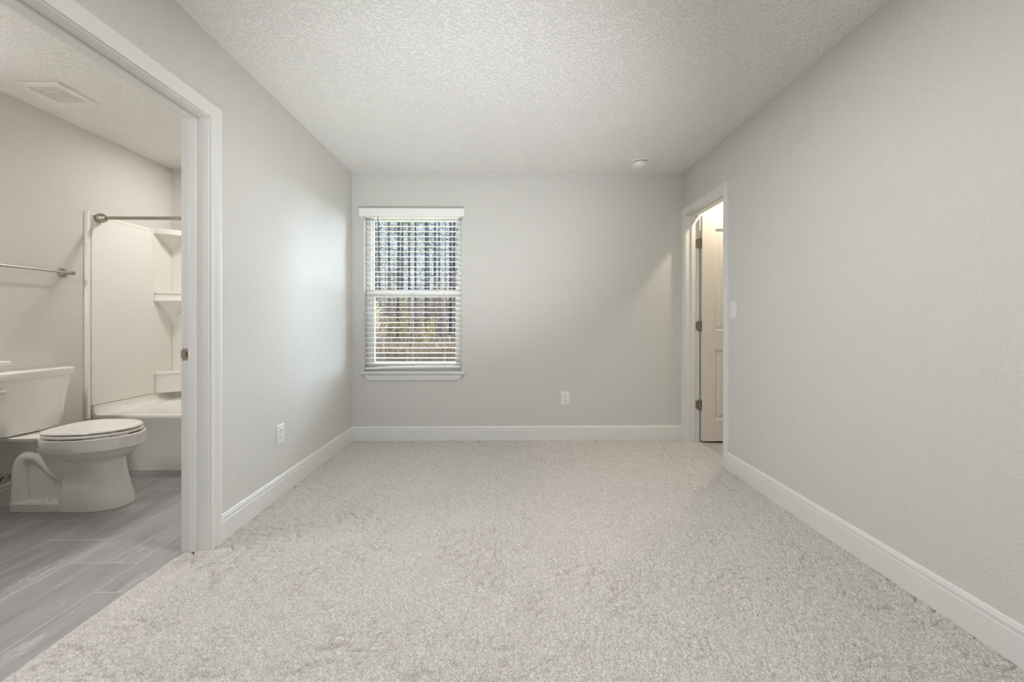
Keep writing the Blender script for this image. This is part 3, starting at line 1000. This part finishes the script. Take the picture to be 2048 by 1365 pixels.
# bowl: rim band, undercurve, flared front pedestal, all one body
bm = bmesh.new()
sweep(bm, [egg(0.418, 0.30, 0.748, 0.168, er=3), egg(0.4205, 0.285, 0.760, 0.177, er=3), egg(0.416, 0.290, 0.770, 0.183, er=3), egg(0.350, 0.297, 0.772, 0.180, er=3),
           egg(0.338, 0.302, 0.750, 0.171, er=2.8), egg(0.318, 0.314, 0.733, 0.158, er=2.6), egg(0.298, 0.335, 0.708, 0.139, er=2.5), egg(0.282, 0.36, 0.682, 0.118, er=2.5),
           egg(0.270, 0.39, 0.664, 0.104, er=3, ef=2.2), egg(0.255, 0.405, 0.662, 0.0985, er=5, ef=2.3), egg(0.19, 0.403, 0.670, 0.097, er=7, ef=2.4),
           egg(0.12, 0.399, 0.686, 0.101, er=8, ef=2.4), egg(0.06, 0.395, 0.702, 0.107, er=8, ef=2.4), egg(0.02, 0.391, 0.714, 0.111, er=8, ef=2.4), egg(TZ + 0.003, 0.389, 0.718, 0.113, er=8, ef=2.4)])
# central web, foot, deck
def slab(x0, x1, b, z0, z1, er=6, ins=0.006):
    sweep(bm, [egg(z0, x0, x1, b, er=er, ef=er), egg(z1 - ins, x0, x1, b, er=er, ef=er), egg(z1, x0 + ins, x1 - ins, b - ins, er=er, ef=er)])
slab(0.108, 0.46, 0.058, 0.03, 0.30)
slab(0.098, 0.46, 0.108, TZ + 0.003, 0.046, 5, 0.009)
sweep(bm, [egg(0.385, 0.06, 0.36, 0.085, er=5, ef=4), egg(0.40, 0.035, 0.40, 0.118, er=5, ef=4), egg(0.418, 0.03, 0.42, 0.125, er=5, ef=4), egg(0.4205, 0.036, 0.41, 0.12, er=5, ef=4)])
sweep(bm, [egg(0.29, 0.18, 0.27, 0.075), egg(0.34, 0.185, 0.262, 0.07), egg(0.39, 0.17, 0.29, 0.085)])
sweep(bm, [egg(0.16, 0.33, 0.60, 0.086, er=3), egg(0.22, 0.30, 0.60, 0.10, er=3), egg(0.30, 0.28, 0.60, 0.125, er=3), egg(0.36, 0.27, 0.60, 0.15, er=3)])
# trapway bulging on both flanks
for sgn in (-1, 1):
    ctrl = [(0.153, 0.055, 0.02), (0.151, 0.056, 0.16), (0.155, 0.056, 0.25), (0.187, 0.056, 0.298), (0.238, 0.055, 0.296), (0.285, 0.056, 0.258), (0.33, 0.06, 0.215), (0.38, 0.062, 0.188), (0.45, 0.062, 0.18)]
    pts = smooth_path([L2W(x, sgn * y, z) for x, y, z in ctrl], 5)
    n_ = len(pts)
    tube(bm, pts, [0.048 - 0.022 * min(1, i / (n_ * 0.65)) for i in range(n_)], 18)
obj('bowl', bm, 'porcelain', tl, smooth=True)
for sgn in (-1, 1):
    bm = bmesh.new()
    lathe(bm, [(0.016, 0.044), (0.0165, 0.050), (0.014, 0.061), (0.007, 0.0655)], L2W(0.318, sgn * 0.083, 0), 'Z', 20)
    obj('bolt_cap', bm, 'seat', tl, smooth=True)
# base caulk line
bm = bmesh.new()
sweep(bm, [egg(TZ, 0.385, 0.723, 0.117, er=8, ef=2.4), egg(TZ + 0.004, 0.385, 0.723, 0.117, er=8, ef=2.4)])
sweep(bm, [egg(TZ, 0.094, 0.46, 0.112, er=5, ef=5), egg(TZ + 0.004, 0.094, 0.46, 0.112, er=5, ef=5)])
obj('caulk_bead', bm, 'edge', tl)
# seat ring and lid
bm = bmesh.new()
def seat_ring(z, ins, hole):
    return egg(z, 0.318 + ins, 0.756 - ins, 0.183 - ins, er=3.2, xm=0.50, n=48)
def seat_hole(z, ins):
    return egg(z, 0.37 - ins, 0.70 + ins, 0.118 + ins, n=48, xm=0.51)
rr = sweep(bm, [seat_hole(0.426, 0.0), seat_ring(0.426, 0.006, 0), seat_ring(0.429, 0.0, 0), seat_ring(0.438, 0.0, 0), seat_ring(0.442, 0.005, 0), seat_hole(0.441, 0.0)], caps=False)
a, b = rr[-1], rr[0]
for i in range(len(a)):
    j = (i + 1) % len(a)
    bm.faces.new((a[i], a[j], b[j], b[i]))
obj('seat', bm, 'seat', tl, smooth=True)
bm = bmesh.new()
bm.free()
for sgn in (-1, 1):
    obj('seat_hinge', boxes((XB + 0.292, XB + 0.335, TC + sgn * 0.075 - 0.022, TC + sgn * 0.075 + 0.022, 0.4205, 0.452)), 'seat', tl, bevel=0.006, bseg=3)
for x, y in ((0.70, 0.09), (0.70, -0.09), (0.47, 0.17), (0.47, -0.17), (0.60, -0.152), (0.60, 0.152)):
    for z0, z1 in ((0.4405, 0.4475), (0.419, 0.4265)):
        obj('seat_bumper', boxes((XB + x - 0.012, XB + x + 0.012, TC + y * 0.9 - 0.007, TC + y * 0.9 + 0.007, z0, z1)), 'cord', tl)
bm = bmesh.new()
def lid_ring(z, ins):
    return egg(z, 0.310 + ins, 0.752 - ins, 0.180 - ins, er=3.2, xm=0.50, n=48)
sweep(bm, [lid_ring(0.447, 0.006), lid_ring(0.4485, 0.001), lid_ring(0.455, 0), lid_ring(0.460, 0.004), lid_ring(0.4625, 0.012), lid_ring(0.4645, 0.04), lid_ring(0.4655, 0.09)])
obj('seat_lid', bm, 'seat', tl, smooth=True)
# tank and its lid
def tank_ring(z, x0, x1, b, bow, n=12, r=0.03):
    """rear straight, front bowed forward"""
    pts = []
    for k in range(n + 1):                       # front, from -b to +b
        a = -1 + 2 * k / n
        x = x1 - bow * a * a - (0.018 * max(0, (abs(a) - 0.86) / 0.14) ** 2)
        pts.append(L2W(x, a * b, z))
    for x, f in ((x0 + (x1 - bow - x0) * 0.66, 1.005), (x0 + 0.03, 0.995), (x0 + 0.006, 0.97), (x0, 0.92)):
        pts.append(L2W(x, f * b, z))
    for x, f in ((x0, 0.92), (x0 + 0.006, 0.97), (x0 + 0.03, 0.995), (x0 + (x1 - bow - x0) * 0.66, 1.005)):
        pts.append(L2W(x, -f * b, z))
    return pts
bm = bmesh.new()
sweep(bm, [tank_ring(0.424, 0.035, 0.150, 0.160, 0.02), tank_ring(0.432, 0.028, 0.160, 0.172, 0.02), tank_ring(0.45, 0.024, 0.166, 0.177, 0.022), tank_ring(0.55, 0.022, 0.176, 0.186, 0.026),
           tank_ring(0.65, 0.021, 0.186, 0.198, 0.028), tank_ring(0.70, 0.021, 0.190, 0.206, 0.028), tank_ring(0.748, 0.021, 0.193, 0.211, 0.028)])
tk = obj('tank', bm, 'porcelain', tl, smooth=True)
bm = bmesh.new()
sweep(bm, [tank_ring(0.747, 0.014, 0.196, 0.214, 0.028), tank_ring(0.750, 0.012, 0.200, 0.219, 0.029), tank_ring(0.782, 0.008, 0.208, 0.226, 0.030), tank_ring(0.790, 0.010, 0.206, 0.224, 0.030), tank_ring(0.795, 0.020, 0.196, 0.214, 0.03)])
obj('tank_lid', bm, 'porcelain', tl, smooth=True)
bm = bmesh.new()
lathe(bm, [(0.016, 0), (0.016, 0.006), (0.010, 0.012), (0.010, 0.02)], (0, 0, 0), 'X', 20)
bmesh.ops.translate(bm, verts=bm.verts[:], vec=L2W(0.163, -0.183, 0.698))
tube(bm, [L2W(0.188, -0.213, 0.697), L2W(0.19, -0.19, 0.698), L2W(0.19, -0.166, 0.697)], [0.009, 0.0095, 0.0085], 14)
fl = obj('flush_lever', bm, 'chrome', tl, smooth=True)
fl['label'] = 'chrome flush lever'

# supply stop and hose on the wall left of the toilet
t = thing('supply_valve', 'chrome water supply stop on the wall beside the toilet base', 'valve', (XB, 2.39, 0.18))
bm = bmesh.new()
lathe(bm, [(0.030, XB), (0.029, XB + 0.004), (0.012, XB + 0.010)], (0, 2.385, 0.185), 'X', 24)
obj('escutcheon', bm, 'chrome', t, smooth=True)
bm = bmesh.new()
lathe(bm, [(0.009, XB), (0.009, XB + 0.045), (0.013, XB + 0.047), (0.013, XB + 0.07), (0.008, XB + 0.073), (0.008, XB + 0.08)], (0, 2.385, 0.185), 'X', 18)
hv = obj('stop_body', bm, 'chrome', t, smooth=True)
bm = bmesh.new()
lathe(bm, [(0.014, XB + 0.078), (0.018, XB + 0.083), (0.018, XB + 0.092), (0.012, XB + 0.096)], (0, 2.385, 0.185), 'X', 14)
for v in bm.verts:
    v.co.y = 2.385 + (v.co.y - 2.385) * 1.3
    v.co.z = 0.185 + (v.co.z - 0.185) * 0.7
obj('handle', bm, 'chrome', t, smooth=True)
bm = bmesh.new()
tube(bm, smooth_path([(XB + 0.058, 2.385, 0.19), (XB + 0.06, 2.36, 0.165), (XB + 0.075, 2.325, 0.13), (XB + 0.09, 2.27, 0.14), (XB + 0.085, 2.262, 0.25), (XB + 0.08, 2.30, 0.36), (XB + 0.08, 2.31, 0.425)], 8), 0.0065, 10)
obj('supply_hose', bm, 'hose', t, smooth=True)

# vanity against the far wall, mostly left of the picture
t = thing('bathroom_vanity', 'grey bathroom vanity with white counter, its corner at the left edge', 'vanity', (XB + 0.27, 1.4, TZ))
VY0, VY1, VZ = 0.9, 2.008, 0.89
obj('cabinet', boxes((XB + 0.002, XB + 0.49, VY0 + 0.02, VY1 - 0.03, 0.10, VZ - 0.024), (XB + 0.002, XB + 0.43, VY0 + 0.02, VY1 - 0.03, TZ, 0.10)), 'cabinet', t, bevel=0.002)
for k in range(2):
    y0 = VY0 + 0.045 + k * 0.5
    dr = obj('door', boxes((XB + 0.49, XB + 0.508, y0, y0 + 0.47, 0.14, 0.83)), 'cabinet', t, bevel=0.003)
    obj('pull', boxes((XB + 0.508, XB + 0.528, y0 + (0.42 if k == 0 else 0.04), y0 + (0.43 if k == 0 else 0.05), 0.62, 0.74)), 'nickel', dr, bevel=0.003)
obj('countertop', boxes((XB + 0.002, XB + 0.56, VY0, VY1, VZ - 0.022, VZ), (XB + 0.002, XB + 0.02, VY0, VY1 - 0.01, VZ - 0.002, VZ + 0.09)), 'counter', t, bevel=0.004)

# ------------------------------------------------------------------ lamps
def lamp(name, kind, loc, energy, col, size=0.1, rot=None):
    d = bpy.data.lights.new(name, kind)
    d.energy = energy
    d.color = col
    if kind == 'AREA':
        d.shape = 'DISK'
        d.size = size
    else:
        d.shadow_soft_size = size
    o = bpy.data.objects.new(name, d)
    o.location = loc
    if rot:
        o.rotation_euler = rot
    C.objects.link(o)
    return o

# bedroom: slim LED disc on the ceiling, just above the top of the frame
t = thing('ceiling_light', 'slim round disc light on the bedroom ceiling just above the frame', 'ceiling light', (0.1, 1.45, H))
bm = bmesh.new()
lathe(bm, [(0.15, H), (0.15, H - 0.012), (0.146, H - 0.018), (0.130, H - 0.020)], (0.1, 1.45, 0), 'Z', 40)
obj('trim_ring', bm, 'plastic', t, smooth=True)
bm = bmesh.new()
lathe(bm, [(0.128, H - 0.0195), (0.12, H - 0.0225), (0.06, H - 0.024)], (0.1, 1.45, 0), 'Z', 40)
obj('diffuser', bm, emit('bedroom lamp glow', (1, 0.99, 0.975, 1), LAMP['bedroom'] / (PI * PI * 0.128 ** 2)), t, smooth=True)

# bathroom: light over the tub, vanity bar
t = thing('recessed_light', 'recessed ceiling light over the tub', 'ceiling light', (-2.25, 3.27, H))
bm = bmesh.new()
lathe(bm, [(0.085, H), (0.085, H - 0.005), (0.07, H - 0.008)], (-2.25, 3.27, 0), 'Z', 32)
obj('trim_ring', bm, 'plastic', t, smooth=True)
bm = bmesh.new()
lathe(bm, [(0.066, H - 0.006), (0.066, H - 0.0095)], (-2.25, 3.27, 0), 'Z', 32)
obj('lens', bm, emit('tub lamp glow', (1, 0.97, 0.93, 1), LAMP['tub'] / (PI * PI * 0.066 ** 2)), t)
def shade_ring(bm, prof, o):
    sweep(bm, [[(o[0] + r * math.cos(2 * PI * k / 24), o[1] + r * math.sin(2 * PI * k / 24), o[2] + h) for k in range(24)] for r, h in prof + prof[:1]], caps=False)
    bmesh.ops.remove_doubles(bm, verts=bm.verts[:], dist=1e-5)
t = thing('vanity_light', 'light bar with three added shades above the vanity', 'wall light', (XB, 1.39, 1.94))
obj('back_plate', boxes((XB, XB + 0.03, 1.10, 1.68, 1.96, 2.06)), 'nickel', t, bevel=0.004)
for y in (1.18, 1.39, 1.60):
    bm = bmesh.new()
    bmesh.ops.create_icosphere(bm, subdivisions=3, radius=0.06)
    bmesh.ops.translate(bm, verts=bm.verts[:], vec=(XB + 0.11, y, 1.93))
    obj('globe', bm, emit('vanity globe glow', (1, 0.985, 0.965, 1), LAMP['vanity'] / 3 / (PI * 4 * PI * 0.06 ** 2)), t, smooth=True)
    bm = bmesh.new()
    shade_ring(bm, [(0.085, -0.005), (0.080, 0.03), (0.062, 0.058), (0.05, 0.068), (0.046, 0.066), (0.058, 0.055), (0.076, 0.028), (0.081, -0.005)], (XB + 0.11, y, 1.93))
    tube(bm, [(XB + 0.02, y, 2.01), (XB + 0.06, y, 2.04), (XB + 0.11, y, 2.03)], 0.008, 8)
    obj('added_shade', bm, 'nickel', t, smooth=True)  # unseen shade added to keep the globe's light off the ceiling
t = thing('ceiling_light', 'small round ceiling light inside the closet', 'ceiling light', (1.99, 3.41, H))
bm = bmesh.new()
lathe(bm, [(0.05, H), (0.05, H - 0.02), (0.03, H - 0.025)], (1.99, 3.41, 0), 'Z', 24)
obj('lamp_holder', bm, 'plastic', t, smooth=True)
bm = bmesh.new()
bmesh.ops.create_icosphere(bm, subdivisions=3, radius=0.032)
bmesh.ops.translate(bm, verts=bm.verts[:], vec=(1.99, 3.41, H - 0.052))
obj('bulb', bm, emit('closet bulb glow', (1, 0.86, 0.63, 1), LAMP['closet'] / 4 / (PI * 4 * PI * 0.032 ** 2)), t, smooth=True)

# uplight added as fill below the frame, an invented lamp that brightens the ceiling
ULX, ULY, ULZ, UP = 0.1, 0.45, 0.11, math.radians(41)
t = thing('added_uplight', 'unseen black uplight added on the carpet as fill for the ceiling', 'fill light', (ULX, ULY, 0))
bm = bmesh.new()
lathe(bm, [(0.08, 0.004), (0.08, 0.016), (0.02, 0.022), (0.018, 0.07)], (ULX, ULY, 0), 'Z', 24)
obj('stand', bm, 'dark', t, smooth=True)
bm = bmesh.new()
sweep(bm, [[(ULX + r * math.cos(2 * PI * k / 24), ULY + h * math.cos(UP) - r * math.sin(2 * PI * k / 24) * math.sin(UP), ULZ + h * math.sin(UP) + r * math.sin(2 * PI * k / 24) * math.cos(UP)) for k in range(24)]
           for r, h in ((0.03, -0.07), (0.06, -0.05), (0.075, 0.03), (0.07, 0.03), (0.055, -0.04))])
obj('lamp_head', bm, 'dark', t, smooth=True)
ul = lamp('added_fill_beam', 'SPOT', (ULX, ULY + 0.04 * math.cos(UP), ULZ + 0.04 * math.sin(UP)), LAMP['uplight'], (0.96, 0.985, 1.0), 0.06)  # added fill beam
ul.data.spot_size = math.radians(66)
ul.data.spot_blend = 1.0
ul.rotation_euler = Vector((0.14, -math.cos(UP), -math.sin(UP))).to_track_quat('Z', 'Y').to_euler()

# sky portals in the window and in the added rear opening
for nm, loc, rot, sx, sy in (('window_portal', ((WX0 + WX1) / 2, D + 0.2, (WZ0 + WZ1) / 2), (-PI / 2, 0, 0), WX1 - WX0, WZ1 - WZ0),
                             ('rear_portal', ((RW[0] + RW[1]) / 2, YR - 0.2, (RW[2] + RW[3]) / 2), (PI / 2, 0, 0), RW[1] - RW[0], RW[3] - RW[2])):
    d = bpy.data.lights.new(nm, 'AREA')
    d.shape = 'RECTANGLE'
    d.size, d.size_y = sx + 0.1, sy + 0.1
    d.cycles.is_portal = True
    o = bpy.data.objects.new(nm, d)
    o.location = loc
    o.rotation_euler = rot
    C.objects.link(o)

# ------------------------------------------------------------------ outdoors
GZ = -0.35
struct('ground', boxes((-60, 60, D + 0.17, 14.8, GZ - 0.2, GZ)), 'grass', 'pale winter lawn outside the window', 'lawn')
struct('ground_woods', boxes((-70, 60, 14.8, 110, GZ - 0.2, GZ)), 'litter', 'leaf littered forest floor beyond the lawn', 'ground')

def leaf_cloud(bm, centre, rad, n, size, rnd):
    for _ in range(n):
        while True:
            p = Vector((rnd.uniform(-1, 1), rnd.uniform(-1, 1), rnd.uniform(-1, 1)))
            if p.length < 1:
                break
        p = Vector((p.x * rad[0], p.y * rad[1], p.z * rad[2])) + Vector(centre)
        a = Vector((rnd.gauss(0, 1), rnd.gauss(0, 1), rnd.gauss(0, 1))).normalized()
        b = a.orthogonal().normalized()
        s = size * rnd.uniform(0.6, 1.4)
        bm.faces.new([bm.verts.new(q) for q in (p - a * s, p + b * s * 0.35, p + a * s, p - b * s * 0.35)])

def pine(seed, h, r, dense):
    rnd = random.Random(seed)
    bm = bmesh.new()
    lean = (rnd.uniform(-0.2, 0.2), rnd.uniform(-0.2, 0.2))
    pts = [(lean[0] * (k / 8) ** 2 * 1.5, lean[1] * (k / 8) ** 2, h * k / 8) for k in range(9)]
    tube(bm, pts, [r * (1.15 - 0.85 * k / 8) for k in range(9)], 10)
    lf = bmesh.new()
    z = h * 0.10
    while z < h * 0.98:
        q = z / h
        ln = (1 - q) * h * 0.16 + 0.5
        a = rnd.uniform(0, 2 * PI)
        base = Vector((lean[0] * q * q * 1.5, lean[1] * q * q, z))
        tip = base + Vector((math.cos(a) * ln, math.sin(a) * ln, ln * rnd.uniform(0.05, 0.55)))
        mid = base.lerp(tip, 0.5) + Vector((0, 0, -0.06 * ln))
        tube(bm, [base, mid, tip], [0.022 * (1.2 - q), 0.013, 0.005], 5)
        for _ in range(3):
            s0 = base.lerp(tip, rnd.uniform(0.3, 0.9))
            s1 = s0 + Vector((rnd.gauss(0, 0.3), rnd.gauss(0, 0.3), rnd.uniform(0, 0.45)))
            tube(bm, [s0, s1], [0.009, 0.003], 4)
            if rnd.random() < dense * max(0, q - 0.27) * 1.8:
                leaf_cloud(lf, s1, (0.3, 0.3, 0.18), 40, 0.045, rnd)
        if rnd.random() < dense * max(0, q - 0.26) * 2.0:
            leaf_cloud(lf, tip, (0.4, 0.4, 0.22), 60, 0.05, rnd)
        z += rnd.uniform(0.22, 0.5)
    return bm, lf

def sapling(seed, h):
    rnd = random.Random(seed)
    bm = bmesh.new()
    lf = bmesh.new()
    for s in range(3):
        ox, oy = rnd.uniform(-0.35, 0.35), rnd.uniform(-0.35, 0.35)
        hh = h * rnd.uniform(0.7, 1.0)
        pts = [(ox * (1 + 0.5 * k / 5) + rnd.gauss(0, 0.03), oy + rnd.gauss(0, 0.03), hh * k / 5) for k in range(6)]
        tube(bm, pts, [0.035 * (1.1 - k / 5.5) for k in range(6)], 6)
        for _ in range(26):
            k = rnd.uniform(0.12, 0.97)
            base = Vector(pts[0]).lerp(Vector(pts[-1]), k)
            tip = base + Vector((rnd.gauss(0, 0.45), rnd.gauss(0, 0.45), rnd.uniform(0.1, 0.7)))
            tube(bm, [base, tip], [0.011, 0.003], 4)
            for _ in range(2):
                b2 = base.lerp(tip, rnd.uniform(0.4, 0.95))
                tube(bm, [b2, b2 + Vector((rnd.gauss(0, 0.22), rnd.gauss(0, 0.22), rnd.uniform(0, 0.35)))], [0.006, 0.002], 3)
            if rnd.random() < 0.25:
                leaf_cloud(lf, tip, (0.25, 0.25, 0.2), 12, 0.035, rnd)
    return bm, lf

def shrub(seed, h, w):
    rnd = random.Random(seed)
    bm = bmesh.new()
    lf = bmesh.new()
    for _ in range(9):
        tip = Vector((rnd.gauss(0, w * 0.4), rnd.gauss(0, w * 0.4), h * rnd.uniform(0.55, 1)))
        tube(bm, [(rnd.gauss(0, 0.05), rnd.gauss(0, 0.05), 0), tip * 0.5, tip], [0.014, 0.010, 0.004], 5)
        leaf_cloud(lf, tip * 0.9, (w * 0.38, w * 0.38, h * 0.2), 46, 0.032, rnd)
        leaf_cloud(lf, tip * 0.55, (w * 0.38, w * 0.38, h * 0.22), 24, 0.032, rnd)
    return bm, lf

def plant_proto(name, parts, bark, leafmat, label, cat, group, stem='trunk'):
    o = empty(name, (0, 0, 0))
    tag(o, label, cat, group)
    obj(stem, parts[0], bark, o)
    obj('foliage', parts[1], leafmat, o)
    return o

def plant_copy(src, loc, rz, sc, label=None):
    r = src.copy()
    C.objects.link(r)
    r.location = loc
    r.rotation_euler = (0, 0, rz)
    r.scale = (sc, sc, sc)
    if label:
        r['label'] = label
    for ch in list(src.children):
        c = ch.copy()
        C.objects.link(c)
        c.parent = r
    return r

def place(src, used, loc, rz, sc):
    if src.name not in used:
        used.add(src.name)
        src.location, src.rotation_euler, src.scale = loc, (0, 0, rz), (sc, sc, sc)
        return src
    return plant_copy(src, loc, rz, sc)

used = set()
P1 = [plant_proto('pine_tree', pine(s, 13, 0.11, d), 'bark', 'needles', 'tall dark pine with straight trunk in the woods outside the window', 'tree', 'pine trees beyond the lawn')
      for s, d in ((3, 0.55), (11, 0.35), (19, 0.8))]
P2 = [plant_proto('bare_sapling', sapling(s, 4.0), 'twig', 'needles', 'thin bare twiggy sapling in the brown undergrowth outside the window', 'tree', 'bare saplings in the undergrowth', 'stems') for s in (5, 8)]
P3 = [plant_proto('shrub', shrub(s, 1.9, 0.34), 'twig', 'yellow', 'yellow leaved shrub at the edge of the woods outside the window', 'shrub', 'yellow shrubs at the wood edge', 'stems') for s in (21, 33)]

def bearing(px):
    """slope x / y of the ray through an image column of the photograph"""
    u = (px - 1024) / F_PX
    th = math.atan(10 / F_PX)
    return (u * math.cos(th) + math.sin(th)) / (-u * math.sin(th) + math.cos(th))
rt = random.Random(42)
near = [(797, 19), (778.6, 27), (805, 34), (819.6, 30), (831, 27), (853, 25), (858, 33), (870, 28), (879, 34), (902, 20), (908.5, 27), (759.6, 29), (748, 26), (925, 26), (735, 33), (940, 30), (715, 22), (700, 31), (682, 26), (664, 35), (645, 23), (622, 29), (598, 33), (575, 25), (960, 22), (985, 29), (1012, 25), (1040, 32)]
for i, (px, y) in enumerate(near):
    place(P1[i % 3], used, (bearing(px) * y, y, GZ), rt.uniform(0, 6.28), rt.uniform(0.9, 1.25))
for i in range(16):
    y = rt.uniform(38, 70)
    px = 700 + (i + rt.random()) / 16 * 260
    place(P1[i % 3], used, (bearing(px) * y, y, GZ), rt.uniform(0, 6.28), rt.uniform(0.9, 1.3))
for i in range(150):
    y = rt.uniform(19, 60)
    px = 580 + 460 * (i + rt.random()) / 150
    place(P2[i % 2], used, (bearing(px) * y, y, GZ), rt.uniform(0, 6.28), rt.uniform(0.7, 1.25))
for px, y, s in ((753, 17, 1.2), (785, 20, 1.15), (811, 17, 1.3), (847, 16.5, 0.85), (862, 17.5, 0.95), (898, 19, 0.5), (730, 17, 1.1), (932, 18, 0.9), (690, 18, 1.0), (640, 17.5, 1.2), (980, 18.5, 1.0)):
    place(P3[int(px) % 2], used, (bearing(px) * y, y, GZ), rt.uniform(0, 6.28), s)

# dead brown brush filling the edge of the woods down to the lawn
rb = random.Random(77)
bm = bmesh.new()
for i in range(21000):
    y = 15.0 + 14 * rb.random() ** 1.6
    x = bearing(rb.uniform(560, 1060)) * y
    h = rb.uniform(0.25, 0.75) + 0.03 * (y - 15) * rb.random()
    w = rb.uniform(0.012, 0.035)
    a = rb.uniform(0, PI)
    dx, dy = math.cos(a) * w, math.sin(a) * w
    lx, ly = rb.gauss(0, 0.16) * h, rb.gauss(0, 0.16) * h
    p = [bm.verts.new(q) for q in ((x - dx, y - dy, GZ - 0.02), (x + dx, y + dy, GZ - 0.02), (x + lx * 0.5 + dx * 0.7, y + ly * 0.5 + dy * 0.7, GZ + h * 0.6), (x + lx * 1.4, y + ly * 1.4, GZ + h),
                                   (x + lx * 0.5 - dx * 0.7, y + ly * 0.5 - dy * 0.7, GZ + h * 0.6))]
    bm.faces.new(p)
me = bpy.data.meshes.new('dead_brush')
bm.to_mesh(me)
bm.free()
me.materials.append(MAT['brush'])
o = bpy.data.objects.new('dead_brush', me)
C.objects.link(o)
tag(o, 'brown dead brush and weeds along the edge of the woods outside the window', 'brush', kind='stuff')

# render settings that the scene owns
S.cycles.use_denoising = True
S.cycles.max_bounces = 10
S.cycles.diffuse_bounces = 6
S.cycles.transparent_max_bounces = 24
S.cycles.caustics_reflective = False
S.cycles.caustics_refractive = False
S.cycles.sample_clamp_indirect = 6.0
